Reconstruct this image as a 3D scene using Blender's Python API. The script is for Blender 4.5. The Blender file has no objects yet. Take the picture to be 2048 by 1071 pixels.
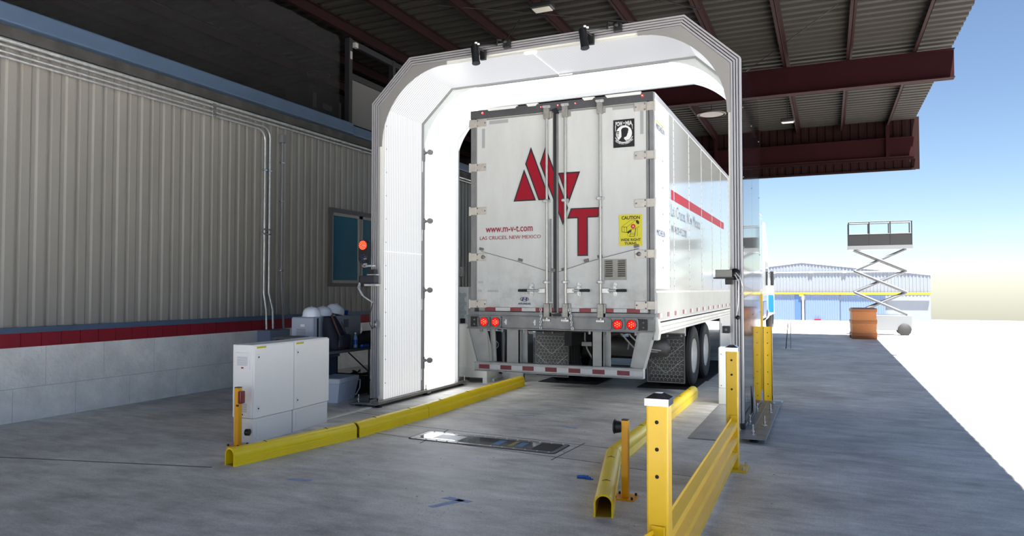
import bpy, bmesh, math, random
from mathutils import Vector, Matrix
random.seed(7)
SC = bpy.context.scene
COL = SC.collection
PI = math.pi

# ------------------------------------------------------------------ camera
FPX = 1440.0
cam_d = bpy.data.cameras.new('camera'); cam = bpy.data.objects.new('camera', cam_d); COL.objects.link(cam)
cam_d.sensor_width = 36.0; cam_d.lens = 36.0 * FPX / 2048.0; cam_d.clip_end = 2000
cam.location = (0, 0, 1.62)
cam.rotation_euler = (PI/2 + math.atan(42/FPX), 0, math.atan(631/FPX))
SC.camera = cam
# ------------------------------------------------------------------ sky, sun, exposure
W = bpy.data.worlds.new('World'); SC.world = W; W.use_nodes = True
wn = W.node_tree; wn.nodes.clear()
sky = wn.nodes.new('ShaderNodeTexSky'); sky.sky_type = 'NISHITA'; sky.sun_disc = False
sky.sun_elevation = math.radians(68); sky.sun_rotation = math.radians(155); sky.altitude = 1200
sky.air_density = 1.0; sky.dust_density = 0.9; sky.ozone_density = 2.2
bg = wn.nodes.new('ShaderNodeBackground'); bg.inputs['Strength'].default_value = 0.066
out = wn.nodes.new('ShaderNodeOutputWorld')
wn.links.new(sky.outputs[0], bg.inputs[0]); wn.links.new(bg.outputs[0], out.inputs[0])
sun_d = bpy.data.lights.new('sun', 'SUN'); sun_d.energy = 12.5; sun_d.angle = math.radians(0.6); sun_d.color = (1.0, 0.965, 0.91)
sun = bpy.data.objects.new('sun', sun_d); COL.objects.link(sun)
sun.location = (3, -6, 20)
sun.rotation_euler = Vector((-0.15, 0.32, -0.93)).to_track_quat('-Z', 'Y').to_euler()
vs = SC.view_settings; vs.view_transform = 'Standard'; vs.look = 'None'; vs.gamma = 1.0; vs.exposure = 1.4; vs.use_curve_mapping = False
SC.cycles.max_bounces = 8; SC.cycles.diffuse_bounces = 5; SC.cycles.glossy_bounces = 4

# ------------------------------------------------------------------ helpers
def lin(c):
    return tuple(((v/255)/12.92 if v/255 <= .04045 else ((v/255+.055)/1.055)**2.4) for v in c)
_M = {}
def mat(name, rgb, rough=.5, metal=0.0, var=0.0, scale=4.0, bump=0.0, bscale=30.0, coat=0.0, emit=0.0, stretch=None, spec=None):
    if name in _M: return _M[name]
    m = bpy.data.materials.new(name); m.use_nodes = True
    nt = m.node_tree; b = nt.nodes['Principled BSDF']
    c = lin(rgb)
    b.inputs['Base Color'].default_value = (*c, 1); b.inputs['Roughness'].default_value = rough
    b.inputs['Metallic'].default_value = metal; b.inputs['Coat Weight'].default_value = coat
    b.inputs['Coat Roughness'].default_value = .08
    if spec is not None: b.inputs['Specular IOR Level'].default_value = spec
    if emit:
        b.inputs['Emission Color'].default_value = (*c, 1); b.inputs['Emission Strength'].default_value = emit
    if var or bump:
        tc = nt.nodes.new('ShaderNodeTexCoord'); mp = nt.nodes.new('ShaderNodeMapping')
        nt.links.new(tc.outputs['Object'], mp.inputs[0])
        if stretch: mp.inputs['Scale'].default_value = stretch
        if var:
            n = nt.nodes.new('ShaderNodeTexNoise'); n.inputs['Scale'].default_value = scale
            n.inputs['Detail'].default_value = 6; n.inputs['Roughness'].default_value = .62
            nt.links.new(mp.outputs[0], n.inputs['Vector'])
            r = nt.nodes.new('ShaderNodeValToRGB')
            r.color_ramp.elements[0].position = .3; r.color_ramp.elements[1].position = .7
            r.color_ramp.elements[0].color = (*[v*(1-var) for v in c], 1)
            r.color_ramp.elements[1].color = (*[min(1, v*(1+var*.6)) for v in c], 1)
            nt.links.new(n.outputs['Fac'], r.inputs[0]); nt.links.new(r.outputs[0], b.inputs['Base Color'])
        if bump:
            n2 = nt.nodes.new('ShaderNodeTexNoise'); n2.inputs['Scale'].default_value = bscale; n2.inputs['Detail'].default_value = 4
            nt.links.new(mp.outputs[0], n2.inputs['Vector'])
            bp = nt.nodes.new('ShaderNodeBump'); bp.inputs['Strength'].default_value = bump; bp.inputs['Distance'].default_value = .02
            nt.links.new(n2.outputs['Fac'], bp.inputs['Height']); nt.links.new(bp.outputs[0], b.inputs['Normal'])
    _M[name] = m
    return m

class MB:
    """collects shapes and builds them as one mesh object"""
    def __init__(s): s.v = []; s.f = []; s.mi = []; s.sm = []; s.cuts = []
    def add(s, vs, fs, mi=0, smooth=False):
        s.cuts.append((len(s.v), len(s.f)))
        o = len(s.v); s.v += [tuple(v) for v in vs]
        for f in fs: s.f.append([o+i for i in f]); s.mi.append(mi); s.sm.append(smooth)
        return s
    def box(s, x0, x1, y0, y1, z0, z1, mi=0, ch=0.0):
        if x0 > x1: x0, x1 = x1, x0
        if y0 > y1: y0, y1 = y1, y0
        if z0 > z1: z0, z1 = z1, z0
        if ch <= 0:
            return s.add([(x0,y0,z0),(x1,y0,z0),(x1,y1,z0),(x0,y1,z0),(x0,y0,z1),(x1,y0,z1),(x1,y1,z1),(x0,y1,z1)],
                  [(0,3,2,1),(4,5,6,7),(0,1,5,4),(1,2,6,5),(2,3,7,6),(3,0,4,7)], mi)
        c = min(ch, (x1-x0)*.45, (y1-y0)*.45, (z1-z0)*.45)
        bm = bmesh.new(); bmesh.ops.create_cube(bm, size=1)
        for v in bm.verts: v.co = Vector(((x0+x1)/2+v.co.x*(x1-x0), (y0+y1)/2+v.co.y*(y1-y0), (z0+z1)/2+v.co.z*(z1-z0)))
        bmesh.ops.bevel(bm, geom=bm.edges[:], offset=c, segments=2, affect='EDGES', profile=.5)
        bm.verts.index_update()
        s.add([v.co[:] for v in bm.verts], [[v.index for v in f.verts] for f in bm.faces], mi); bm.free()
        return s
    def tube(s, pts, r, n=10, mi=0, cap=True, smooth=True):
        pts = [Vector(p) for p in pts]; k = len(pts)
        rs = r if isinstance(r, (list, tuple)) else [r]*k
        tang = []
        for i in range(k):
            t = (pts[min(i+1,k-1)] - pts[max(i-1,0)])
            tang.append(t.normalized() if t.length > 1e-9 else Vector((0,0,1)))
        u = tang[0].orthogonal().normalized(); vs = []
        for i in range(k):
            u = (u - tang[i]*u.dot(tang[i]));  u = u.normalized() if u.length > 1e-6 else tang[i].orthogonal().normalized()
            w = tang[i].cross(u)
            for j in range(n):
                a = 2*PI*j/n; vs.append(pts[i] + (u*math.cos(a)+w*math.sin(a))*rs[i])
        fs = [(i*n+j, i*n+(j+1)%n, (i+1)*n+(j+1)%n, (i+1)*n+j) for i in range(k-1) for j in range(n)]
        s.add(vs, fs, mi, smooth)
        if cap:
            s.add(vs[:n], [tuple(range(n))[::-1]], mi); s.add(vs[-n:], [tuple(range(n))], mi)
        return s
    def cyl(s, p0, p1, r, n=20, mi=0, r2=None):
        return s.tube([p0, p1], [r, r if r2 is None else r2], n, mi)
    def prism(s, poly, fn, d0, d1, mi=0):
        """poly of (a,b), fn(a,b,d) -> xyz; closed solid between d0 and d1"""
        n = len(poly)
        vs = [fn(a,b,d0) for a,b in poly] + [fn(a,b,d1) for a,b in poly]
        fs = [tuple(range(n)), tuple(range(2*n-1, n-1, -1))] + [(i, n+i, n+(i+1)%n, (i+1)%n) for i in range(n)]
        return s.add(vs, fs, mi)
    def strip(s, A, B, fn, d0, d1, mi=0):
        """ribbon between two polylines with equal counts, solid from d0 to d1"""
        n = len(A)
        vs = [fn(a,b,d0) for a,b in A]+[fn(a,b,d0) for a,b in B]+[fn(a,b,d1) for a,b in A]+[fn(a,b,d1) for a,b in B]
        fs = []
        for i in range(n-1):
            fs += [(i,i+1,n+i+1,n+i),(2*n+i,3*n+i,3*n+i+1,2*n+i+1),(i,2*n+i,2*n+i+1,i+1),(n+i,n+i+1,3*n+i+1,3*n+i)]
        fs += [(0,n,3*n,2*n),(n-1,3*n-1,4*n-1,2*n-1)]
        return s.add(vs, fs, mi)
    def sheet(s, P, Q, mi=0, smooth=False):
        n = len(P); return s.add(list(P)+list(Q), [(i,i+1,n+i+1,n+i) for i in range(n-1)], mi, smooth)
    def lathe(s, prof, c, ax='z', n=28, mi=0, smooth=True):
        vs = []
        for r, h in prof:
            for j in range(n):
                a = 2*PI*j/n; p, q = r*math.cos(a), r*math.sin(a)
                vs.append({'z':(c[0]+p,c[1]+q,c[2]+h),'x':(c[0]+h,c[1]+p,c[2]+q),'y':(c[0]+p,c[1]+h,c[2]+q)}[ax])
        k = len(prof)
        return s.add(vs, [(i*n+j, i*n+(j+1)%n, (i+1)*n+(j+1)%n, (i+1)*n+j) for i in range(k-1) for j in range(n)], mi, smooth)
    def xf(s, M):
        s.v = [tuple(M @ Vector(v)) for v in s.v]; return s
    def each(s, name, mats, parent=None, gap=.003):
        """pieces that do not touch become objects of their own"""
        cu = s.cuts+[(len(s.v), len(s.f))]; P = []
        for (v0,f0),(v1,f1) in zip(cu, cu[1:]):
            V = s.v[v0:v1]
            P.append(([min(v[i] for v in V)-gap for i in range(3)], [max(v[i] for v in V)+gap for i in range(3)], [(v0,v1,f0,f1)]))
        hit = lambda a,b: all(a[0][i] <= b[1][i] and b[0][i] <= a[1][i] for i in range(3))
        go = True
        while go:
            go = False
            for i in range(len(P)):
                for j in range(i+1, len(P)):
                    if hit(P[i], P[j]):
                        a, b = P[i], P.pop(j)
                        P[i] = ([min(x) for x in zip(a[0],b[0])], [max(x) for x in zip(a[1],b[1])], a[2]+b[2]); go = True; break
                if go: break
        o = None
        for p in P:
            m = MB()
            for v0,v1,f0,f1 in p[2]:
                k = len(m.v); m.v += s.v[v0:v1]
                m.f += [[i-v0+k for i in f] for f in s.f[f0:f1]]; m.mi += s.mi[f0:f1]; m.sm += s.sm[f0:f1]
            q = m.build(name, mats, parent); o = o or q
        return o
    def build(s, name, mats, parent=None):
        me = bpy.data.meshes.new(name); me.from_pydata(s.v, [], s.f)
        if not isinstance(mats, (list, tuple)): mats = [mats]
        for m in mats: me.materials.append(m)
        me.polygons.foreach_set('material_index', s.mi); me.polygons.foreach_set('use_smooth', s.sm)
        bm = bmesh.new(); bm.from_mesh(me)
        bmesh.ops.recalc_face_normals(bm, faces=bm.faces[:]); bm.to_mesh(me); bm.free(); me.update()
        o = bpy.data.objects.new(name, me); COL.objects.link(o)
        if parent: o.parent = parent
        return o
def tag(o, label=None, cat=None, group=None, kind=None):
    if label: o['label'] = label
    if cat: o['category'] = cat
    if group: o['group'] = group
    if kind: o['kind'] = kind
    return o
def thing(name, label, cat, loc=(0,0,0), rz=0.0, group=None):
    o = bpy.data.objects.new(name, None); COL.objects.link(o); o.empty_display_size = .1
    o.location = loc; o.rotation_euler = (0,0,rz)
    return tag(o, label, cat, group)
def struct(o): o['kind'] = 'structure'; return o
def dup(root, loc, rz=0.0, label=None):
    r = root.copy(); COL.objects.link(r); r.location = loc; r.rotation_euler = (0,0,rz)
    if label: r['label'] = label
    for ch in list(root.children):
        c = ch.copy(); COL.objects.link(c); c.parent = r
        for g in list(ch.children):
            d = g.copy(); COL.objects.link(d); d.parent = c
    return r
def text_polys(txt, bold=0.0):
    cu = bpy.data.curves.new('t', 'FONT'); cu.body = txt; cu.offset = bold; cu.resolution_u = 3
    o = bpy.data.objects.new('t', cu); COL.objects.link(o)
    bpy.context.view_layer.update()
    me = bpy.data.meshes.new_from_object(o.evaluated_get(bpy.context.evaluated_depsgraph_get()))
    vs = [(v.co.x, v.co.y) for v in me.vertices]; fs = [tuple(p.vertices) for p in me.polygons]
    bpy.data.objects.remove(o); bpy.data.curves.remove(cu); bpy.data.meshes.remove(me)
    x0 = min(v[0] for v in vs); x1 = max(v[0] for v in vs); y0 = min(v[1] for v in vs); y1 = max(v[1] for v in vs)
    return [((x-x0)/(x1-x0), (y-y0)/(y1-y0)) for x, y in vs], fs
def text(mb, txt, u0, u1, w0, w1, fn, mi=0, bold=0.0, shear=0.0):
    """lettering filling the rectangle u0..u1 by w0..w1; fn(u,w) -> xyz"""
    vs, fs = text_polys(txt, bold)
    mb.add([fn(u0+(u1-u0)*a+shear*b, w0+(w1-w0)*b) for a, b in vs], fs, mi)
def arc(cx, cy, r, a0, a1, n=16):
    return [(cx+r*math.cos(math.radians(a0+(a1-a0)*i/n)), cy+r*math.sin(math.radians(a0+(a1-a0)*i/n))) for i in range(n+1)]
XZ = lambda a, b, d: (a, d, b)       # polygon in x,z extruded along y
YZ = lambda a, b, d: (d, a, b)       # polygon in y,z extruded along x
XY = lambda a, b, d: (a, b, d)       # polygon in x,y extruded along z

# ------------------------------------------------------------------ materials
def concrete(name, dark, light, joint=None):
    m = bpy.data.materials.new(name); m.use_nodes = True; nt = m.node_tree; b = nt.nodes['Principled BSDF']; L = nt.links.new
    tc = nt.nodes.new('ShaderNodeTexCoord')
    def noise(sc, det, rgh, st=None):
        mp = nt.nodes.new('ShaderNodeMapping'); L(tc.outputs['Object'], mp.inputs[0])
        if st: mp.inputs['Scale'].default_value = st; mp.inputs['Rotation'].default_value = (0,0,.25)
        n = nt.nodes.new('ShaderNodeTexNoise'); n.inputs['Scale'].default_value = sc; n.inputs['Detail'].default_value = det
        n.inputs['Roughness'].default_value = rgh; L(mp.outputs[0], n.inputs['Vector']); return n
    n1 = noise(.7, 8, .68); n2 = noise(2.2, 9, .72, (.9, 2.6, 1)); n3 = noise(60, 3, .6)
    mx = nt.nodes.new('ShaderNodeMix'); mx.data_type = 'FLOAT'; mx.inputs[0].default_value = .5
    L(n1.outputs['Fac'], mx.inputs[2]); L(n2.outputs['Fac'], mx.inputs[3])
    r = nt.nodes.new('ShaderNodeValToRGB'); e = r.color_ramp.elements
    e[0].position = .38; e[1].position = .66; e[0].color = (*lin(dark),1); e[1].color = (*lin(light),1)
    L(mx.outputs[0], r.inputs[0])
    # fine speckle
    r3 = nt.nodes.new('ShaderNodeMapRange'); r3.inputs['From Min'].default_value = .35; r3.inputs['From Max'].default_value = .65
    r3.inputs['To Min'].default_value = .86; r3.inputs['To Max'].default_value = 1.1
    L(n3.outputs['Fac'], r3.inputs['Value'])
    mul = nt.nodes.new('ShaderNodeMix'); mul.data_type = 'RGBA'; mul.blend_type = 'MULTIPLY'; mul.inputs[0].default_value = 1
    L(r.outputs[0], mul.inputs[6]); L(r3.outputs[0], mul.inputs[7])
    L(mul.outputs[2], b.inputs['Base Color'])
    rr = nt.nodes.new('ShaderNodeMapRange'); rr.inputs['To Min'].default_value = .38; rr.inputs['To Max'].default_value = .75
    L(n2.outputs['Fac'], rr.inputs['Value']); L(rr.outputs[0], b.inputs['Roughness'])
    bp = nt.nodes.new('ShaderNodeBump'); bp.inputs['Strength'].default_value = .12; bp.inputs['Distance'].default_value = .01
    L(n3.outputs['Fac'], bp.inputs['Height']); L(bp.outputs[0], b.inputs['Normal'])
    return m
def panel_light(name, kind, strength):
    """translucent light-box sheets: multiwall ribs, perforations or plain"""
    m = bpy.data.materials.new(name); m.use_nodes = True; nt = m.node_tree; b = nt.nodes['Principled BSDF']; L = nt.links.new
    b.inputs['Base Color'].default_value = (.3,.3,.32,1); b.inputs['Roughness'].default_value = .35
    b.inputs['Emission Color'].default_value = (.96,.98,1,1)
    if kind == 'plain':
        b.inputs['Emission Strength'].default_value = strength; return m
    tc = nt.nodes.new('ShaderNodeTexCoord'); sp = nt.nodes.new('ShaderNodeSeparateXYZ'); L(tc.outputs['Object'], sp.inputs[0])
    if kind == 'rib':
        mm = nt.nodes.new('ShaderNodeMath'); mm.operation = 'MULTIPLY'; mm.inputs[1].default_value = 2*PI/.046; L(sp.outputs['Y'], mm.inputs[0])
        sn = nt.nodes.new('ShaderNodeMath'); sn.operation = 'SINE'; L(mm.outputs[0], sn.inputs[0])
        mr = nt.nodes.new('ShaderNodeMapRange'); mr.inputs['From Min'].default_value = -1; mr.inputs['From Max'].default_value = .1
        mr.inputs['To Min'].default_value = strength*.28; mr.inputs['To Max'].default_value = strength
        L(sn.outputs[0], mr.inputs['Value']); L(mr.outputs[0], b.inputs['Emission Strength'])
    else:
        v = nt.nodes.new('ShaderNodeTexVoronoi'); v.inputs['Scale'].default_value = 30; v.inputs['Randomness'].default_value = 0
        L(tc.outputs['Object'], v.inputs['Vector'])
        mr = nt.nodes.new('ShaderNodeMapRange'); mr.inputs['From Min'].default_value = .25; mr.inputs['From Max'].default_value = .5
        mr.inputs['To Min'].default_value = strength; mr.inputs['To Max'].default_value = strength*.5
        L(v.outputs['Distance'], mr.inputs['Value']); L(mr.outputs[0], b.inputs['Emission Strength'])
    return m
EX = 2**-1.4
M_floor = concrete('concrete_floor', (160,157,152), (244,241,234))
M_yard = concrete('concrete_yard', (205,203,198), (232,230,226))
M_lightA = panel_light('ribbed_light_panel', 'rib', .80*EX)
M_lightT = panel_light('perforated_light_panel', 'dot', .74*EX)
M_lightB = panel_light('plain_light_panel', 'plain', 3.6*EX)
M_alu = mat('aluminium', (186,186,190), .34, .6, .10, 6)
M_alud = mat('aluminium_dull', (138,138,140), .5, .6, .18, 5)
M_galv = mat('galvanised', (200,202,204), .32, .5, .25, 14)
M_blackgl = mat('black_gloss', (10,11,16), .04, 0, coat=.6)
M_black = mat('black_plastic', (20,21,24), .45)
M_dark = mat('dark_gap', (14,14,18), .7)
M_frame = mat('frame_silver', (168,167,172), .38, .3)
M_gusset = mat('gusset_plate', (142,140,140), .5, .2)
M_gussetw = mat('gusset_white', (214,220,219), .5)
M_yellow = mat('yellow_paint', (255,216,2), .4, 0, .08, 3, coat=.1)
M_yelpost = mat('yellow_post_paint', (226,182,0), .38, 0, .05, 3, coat=.12)
M_orange = mat('amber_paint', (240,168,6), .35, 0, .06, 6, coat=.2)
M_white = mat('white_paint', (206,208,206), .28, 0, .035, 1.2, coat=.25)
M_door = mat('trailer_door_white', (206,208,207), .36, 0, .10, 1.6, coat=.15, stretch=(1.6,1,.5))
def road_grime(m, top=2.1):
    """road dirt splashed up the lower doors in blotches"""
    nt = m.node_tree; b = nt.nodes['Principled BSDF']; L = nt.links.new
    src = b.inputs['Base Color'].links[0].from_socket
    tc = nt.nodes.new('ShaderNodeTexCoord'); sp = nt.nodes.new('ShaderNodeSeparateXYZ'); L(tc.outputs['Object'], sp.inputs[0])
    h = nt.nodes.new('ShaderNodeMapRange'); h.inputs['From Min'].default_value = top; h.inputs['From Max'].default_value = 1.3
    L(sp.outputs['Z'], h.inputs['Value'])
    n = nt.nodes.new('ShaderNodeTexNoise'); n.inputs['Scale'].default_value = 5.5; n.inputs['Detail'].default_value = 9; n.inputs['Roughness'].default_value = .7
    L(tc.outputs['Object'], n.inputs['Vector'])
    r = nt.nodes.new('ShaderNodeMapRange'); r.inputs['From Min'].default_value = .42; r.inputs['From Max'].default_value = .66; L(n.outputs['Fac'], r.inputs['Value'])
    k = nt.nodes.new('ShaderNodeMath'); k.operation = 'MULTIPLY'; L(h.outputs[0], k.inputs[0]); L(r.outputs[0], k.inputs[1])
    k2 = nt.nodes.new('ShaderNodeMath'); k2.operation = 'MULTIPLY'; k2.inputs[1].default_value = .55; L(k.outputs[0], k2.inputs[0])
    mx = nt.nodes.new('ShaderNodeMix'); mx.data_type = 'RGBA'; mx.inputs[7].default_value = (*lin((138,136,130)),1)
    L(k2.outputs[0], mx.inputs[0]); L(src, mx.inputs[6]); L(mx.outputs[2], b.inputs['Base Color'])
road_grime(M_door)
M_cab = mat('cabinet_enamel', (238,238,238), .4, 0, .02, 3)
M_red = mat('decal_red', (150,4,34), .5, spec=.25)
M_redtext = mat('decal_maroon', (150,16,48), .4)
M_decblack = mat('decal_black', (16,14,18), .4)
M_decwhite = mat('decal_white', (232,232,232), .4)
M_decblue = mat('decal_blue', (30,36,96), .4)
M_greytape = mat('grey_tape', (160,163,165), .6)
M_reflred = mat('reflective_red', (140,18,44), .35, 0, .15, 30)
M_reflwhite = mat('reflective_white', (206,206,206), .35, 0, .08, 30)
M_rubber = mat('rubber', (26,26,28), .72, 0, .25, 12, .2, 60)
M_rubberg = mat('rubber_grey', (84,84,84), .7)
M_steel = mat('worn_steel', (150,151,152), .42, .4, .3, 5, .1, 20)
M_bolt = mat('bolt_zinc', (205,205,208), .25, .9)
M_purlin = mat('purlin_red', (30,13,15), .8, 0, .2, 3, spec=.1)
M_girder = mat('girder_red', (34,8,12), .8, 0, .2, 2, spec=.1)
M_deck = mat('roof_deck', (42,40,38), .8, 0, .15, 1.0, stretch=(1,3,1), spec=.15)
M_blue = mat('blue_trim', (74,94,122), .5, 0, .1, 2)
M_siding = mat('wall_siding', (142,139,135), .55, 0, .09, 2.2, stretch=(1,1,.25))
M_block = mat('block_wall', (236,234,230), .8, 0, .14, 4, .5, 25)
M_redband = mat('red_band', (140,12,36), .6, 0, .1, 5)
M_mortar = mat('mortar', (60,20,26), .8)
M_glass = mat('window_tint', (6,92,122), .1, 0, coat=.4)
M_redlamp = mat('red_lamp', (225,6,6), .3, emit=.42)
M_redhot = mat('red_led', (255,110,70), .3, emit=1.3)
M_redlens = mat('red_lens_unlit', (120,14,20), .25, coat=.5)
M_mud = mat('mudflap', (44,45,46), .7)
M_mudrib = mat('mudflap_rib', (140,142,143), .65)
M_plastic = mat('grey_plastic', (120,122,128), .5)
M_tapeblue = mat('blue_tape', (150,168,206), .7, 0, .25, 30)
M_bluepl = mat('blue_plastic', (20,96,190), .35)
M_navy = mat('navy_panel', (14,17,30), .25)

# ================================================================== SETTING
FE = 27.8
mb = MB()
mb.box(-17, 70, -45, FE+.2, -.12, 0)
struct(mb.build('floor', M_floor))
# control joints cut in the floor around the under-vehicle scanner
jt = MB()
for a, b, w in [((-5.05,6.90),(-1.95,6.52),.012),((-5.0,7.45),(-1.9,7.15),.010),((-3.95,6.60),(-4.02,7.35),.012),((-2.42,6.45),(-2.36,7.3),.012),
                ((-8.9,4.05),(-5.15,4.95),.018),((-5.12,7.8),(-5.9,7.95),.01),((-1.7,6.45),(-.9,6.35),.008)]:
    A = Vector((*a,0)); B = Vector((*b,0)); n = Vector((-(B-A).y,(B-A).x,0)).normalized()*w/2
    jt.add([A-n,B-n,B+n,A+n,*[p+Vector((0,0,.0012)) for p in (A-n,B-n,B+n,A+n)]], [(0,1,2,3),(4,5,6,7),(0,1,5,4),(1,2,6,5),(2,3,7,6),(3,0,4,7)])
struct(jt.build('trim_1', mat('joint_filler', (70,69,68), .9)))
yd = MB(); sl = -2.0/(90-FE)
yd.add([(-60,FE+.2,0),(90,FE+.2,0),(90,150,sl*(150-FE)),(-60,150,sl*(150-FE)),(-60,FE+.2,-.12),(90,FE+.2,-.12),(90,150,sl*(150-FE)-.12),(-60,150,sl*(150-FE)-.12)],
       [(0,1,2,3),(4,7,6,5),(0,4,5,1),(1,5,6,2),(2,6,7,3),(3,7,4,0)])
struct(yd.build('floor_yard', M_yard))

# ---- roof: ribbed deck with purlins and girders
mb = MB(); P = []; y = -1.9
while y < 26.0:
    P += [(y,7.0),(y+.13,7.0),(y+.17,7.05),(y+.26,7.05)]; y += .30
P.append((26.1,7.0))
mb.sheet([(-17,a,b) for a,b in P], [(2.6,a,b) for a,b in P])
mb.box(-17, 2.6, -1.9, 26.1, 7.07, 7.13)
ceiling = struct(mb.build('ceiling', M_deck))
def ibeam(mb, axis, c, a0, a1, z0, z1, w, t=.02):
    for (u0,u1,w0,w1) in ((-w/2,w/2,z0,z0+t),(-w/2,w/2,z1-t,z1),(-t/2,t/2,z0,z1)):
        if axis == 'y': mb.box(c+u0,c+u1,a0,a1,w0,w1)
        else: mb.box(a0,a1,c+u0,c+u1,w0,w1)
k = 0
for i in range(-9, 5):
    x = -.86 + 1.335*i + 0
    if x < -16.5 or x > 2.5: continue
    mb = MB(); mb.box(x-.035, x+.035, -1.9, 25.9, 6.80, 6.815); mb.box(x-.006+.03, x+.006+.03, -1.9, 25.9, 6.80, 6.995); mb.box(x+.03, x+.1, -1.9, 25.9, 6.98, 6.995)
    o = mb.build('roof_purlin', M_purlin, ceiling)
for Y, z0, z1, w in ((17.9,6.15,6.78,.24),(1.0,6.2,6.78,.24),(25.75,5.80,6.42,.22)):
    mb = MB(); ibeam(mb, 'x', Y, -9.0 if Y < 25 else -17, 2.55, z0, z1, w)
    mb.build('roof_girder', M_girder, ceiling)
mb = MB(); y = -17.0; P = []
while y < 2.55: P += [(y,0),(y+.12,0),(y+.15,.03),(y+.22,.03)]; y += .25
mb.sheet([(a,25.98+b,5.42) for a,b in P], [(a,25.98+b,7.1) for a,b in P])
mb.box(-17,2.6,25.9,25.97,5.40,5.46); mb.box(-17,2.6,25.84,25.97,5.74,5.79)
mb.build('roof_fascia', mat('fascia_sheet', (30,14,14), .8, 0, .2, 3, spec=.1), ceiling)
for xx in (-6.2,-3.5,-2.1,1.8):
    mb = MB(); mb.box(xx-.05,xx+.05,25.6,25.72,5.8,6.98); mb.build('fascia_hanger', M_girder, ceiling)
# sway rods under the roof
for a, b in (((-5.5,12.9,6.9),(-4.02,8.75,4.85)), ((.25,14.5,6.9),(-1.95,18.4,6.85)), ((-4.7,10.4,6.9),(-1.6,10.4,5.6)), ((-6.6,11.6,6.9),(-3.1,13.2,6.6))):
    mb = MB(); mb.cyl(a, b, .008, 6)
    mb.build('sway_rod', M_black, ceiling)

# ---- left wall
WX = -9.1
wall = None
def ribs(y0, y1, z0, z1, mb):
    P = []; y = 8.27 - .377*60
    while y < y1 + .4:
        P += [(y-.012,-.03),(y+.012,-.03),(y+.035,.012),(y+.135,.012),(y+.16,-.004),(y+.21,-.004),(y+.235,.012),(y+.34,.012)]
        y += .377
    P = [(a,b) for a,b in P if y0 <= a <= y1]; P = [(y0,.012)]+P+[(y1,.012)]
    mb.sheet([(WX+b,a,z0) for a,b in P], [(WX+b,a,z1) for a,b in P])
mb = MB(); WY0, WY1, WZ0, WZ1 = 11.72, 14.35, 1.74, 3.16
ribs(-12, WY0, 1.14, 4.66, mb); ribs(WY0, WY1, 1.14, WZ0, mb); ribs(WY0, WY1, WZ1, 4.66, mb); ribs(WY1, 26, 1.14, 4.66, mb)
mb.box(WX-.3, WX-.06, -12, 26, 0, 4.7)
wall = struct(mb.build('wall_left', M_siding))
mb = MB(); mb.box(WX-.05, WX+.06, -12, 26, 1.08, 1.15); mb.build('sill_flashing', M_blue, wall)
mb = MB()
y = 8.25 - .257*80
while y < 26:
    mb.box(WX-.05, WX+.04, y+.004, y+.253, .905, 1.08); y += .257
mb.box(WX-.06, WX+.032, -12, 26, .9, 1.08, 1)
mb.build('red_block_course', [M_redband, M_mortar], wall)
mb = MB(); y = -12.0; r = 0
for z0, z1 in ((0,.405),(.41,.905)):
    y = -12.0 + (.4 if r else 0); r += 1
    while y < 26: mb.box(WX-.05, WX+.04, y+.003, y+.797, z0, z1, 0); y += .8
mb.box(WX-.06, WX+.035, -12, 26, 0, .9, 1)
mb.build('painted_block_base', [M_block, mat('block_joint', (168,170,172), .9)], wall)
# window with two tinted panes
mb = MB()
mb.box(WX-.05, WX+.05, WY0-.10, WY1+.10, WZ1, WZ1+.09); mb.box(WX-.05, WX+.05, WY0-.10, WY1+.1, WZ0-.07, WZ0); mb.box(WX-.05, WX+.05, WY0-.1, WY0, WZ0, WZ1); mb.box(WX-.05, WX+.05, WY1, WY1+.1, WZ0, WZ1)
win = struct(mb.build('window_1', mat('window_trim', (84,80,78), .5)))
for a, b in ((WY0, 12.68), (12.72, 13.55),(13.6,WY1)):
    f = MB()
    for bx in ((a,a+.05,WZ0,WZ1),(b-.05,b,WZ0,WZ1),(a,b,WZ0,WZ0+.06),(a,b,WZ1-.06,WZ1)): f.box(WX-.03, WX+.03, *bx)
    fo = f.build('sash', mat('sash_beige', (150,150,146), .45), win)
    MB().box(WX-.02, WX-.005, a+.05, b-.05, WZ0+.06, WZ1-.06).build('pane', M_glass, fo)
# blue gutter beam and open loft above
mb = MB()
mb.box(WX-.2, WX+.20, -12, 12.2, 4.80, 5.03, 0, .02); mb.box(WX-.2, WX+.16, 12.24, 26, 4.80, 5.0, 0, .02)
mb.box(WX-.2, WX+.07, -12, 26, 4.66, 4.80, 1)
o = struct(mb.build('trim_2', [M_blue, mat('soffit_mottled_grey', (70,69,68), .8, 0, .5, 4)]))  # dark mottled grey band below the blue beam
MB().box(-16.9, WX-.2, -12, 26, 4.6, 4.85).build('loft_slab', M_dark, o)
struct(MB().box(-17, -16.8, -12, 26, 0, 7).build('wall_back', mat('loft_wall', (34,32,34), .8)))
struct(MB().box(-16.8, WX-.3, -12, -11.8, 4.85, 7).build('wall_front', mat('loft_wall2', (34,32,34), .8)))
struct(MB().box(-16.8, WX, 25.4, 25.6, 0, 7).build('wall_far', mat('loft_wall3', (40,36,36), .8)))

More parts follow.
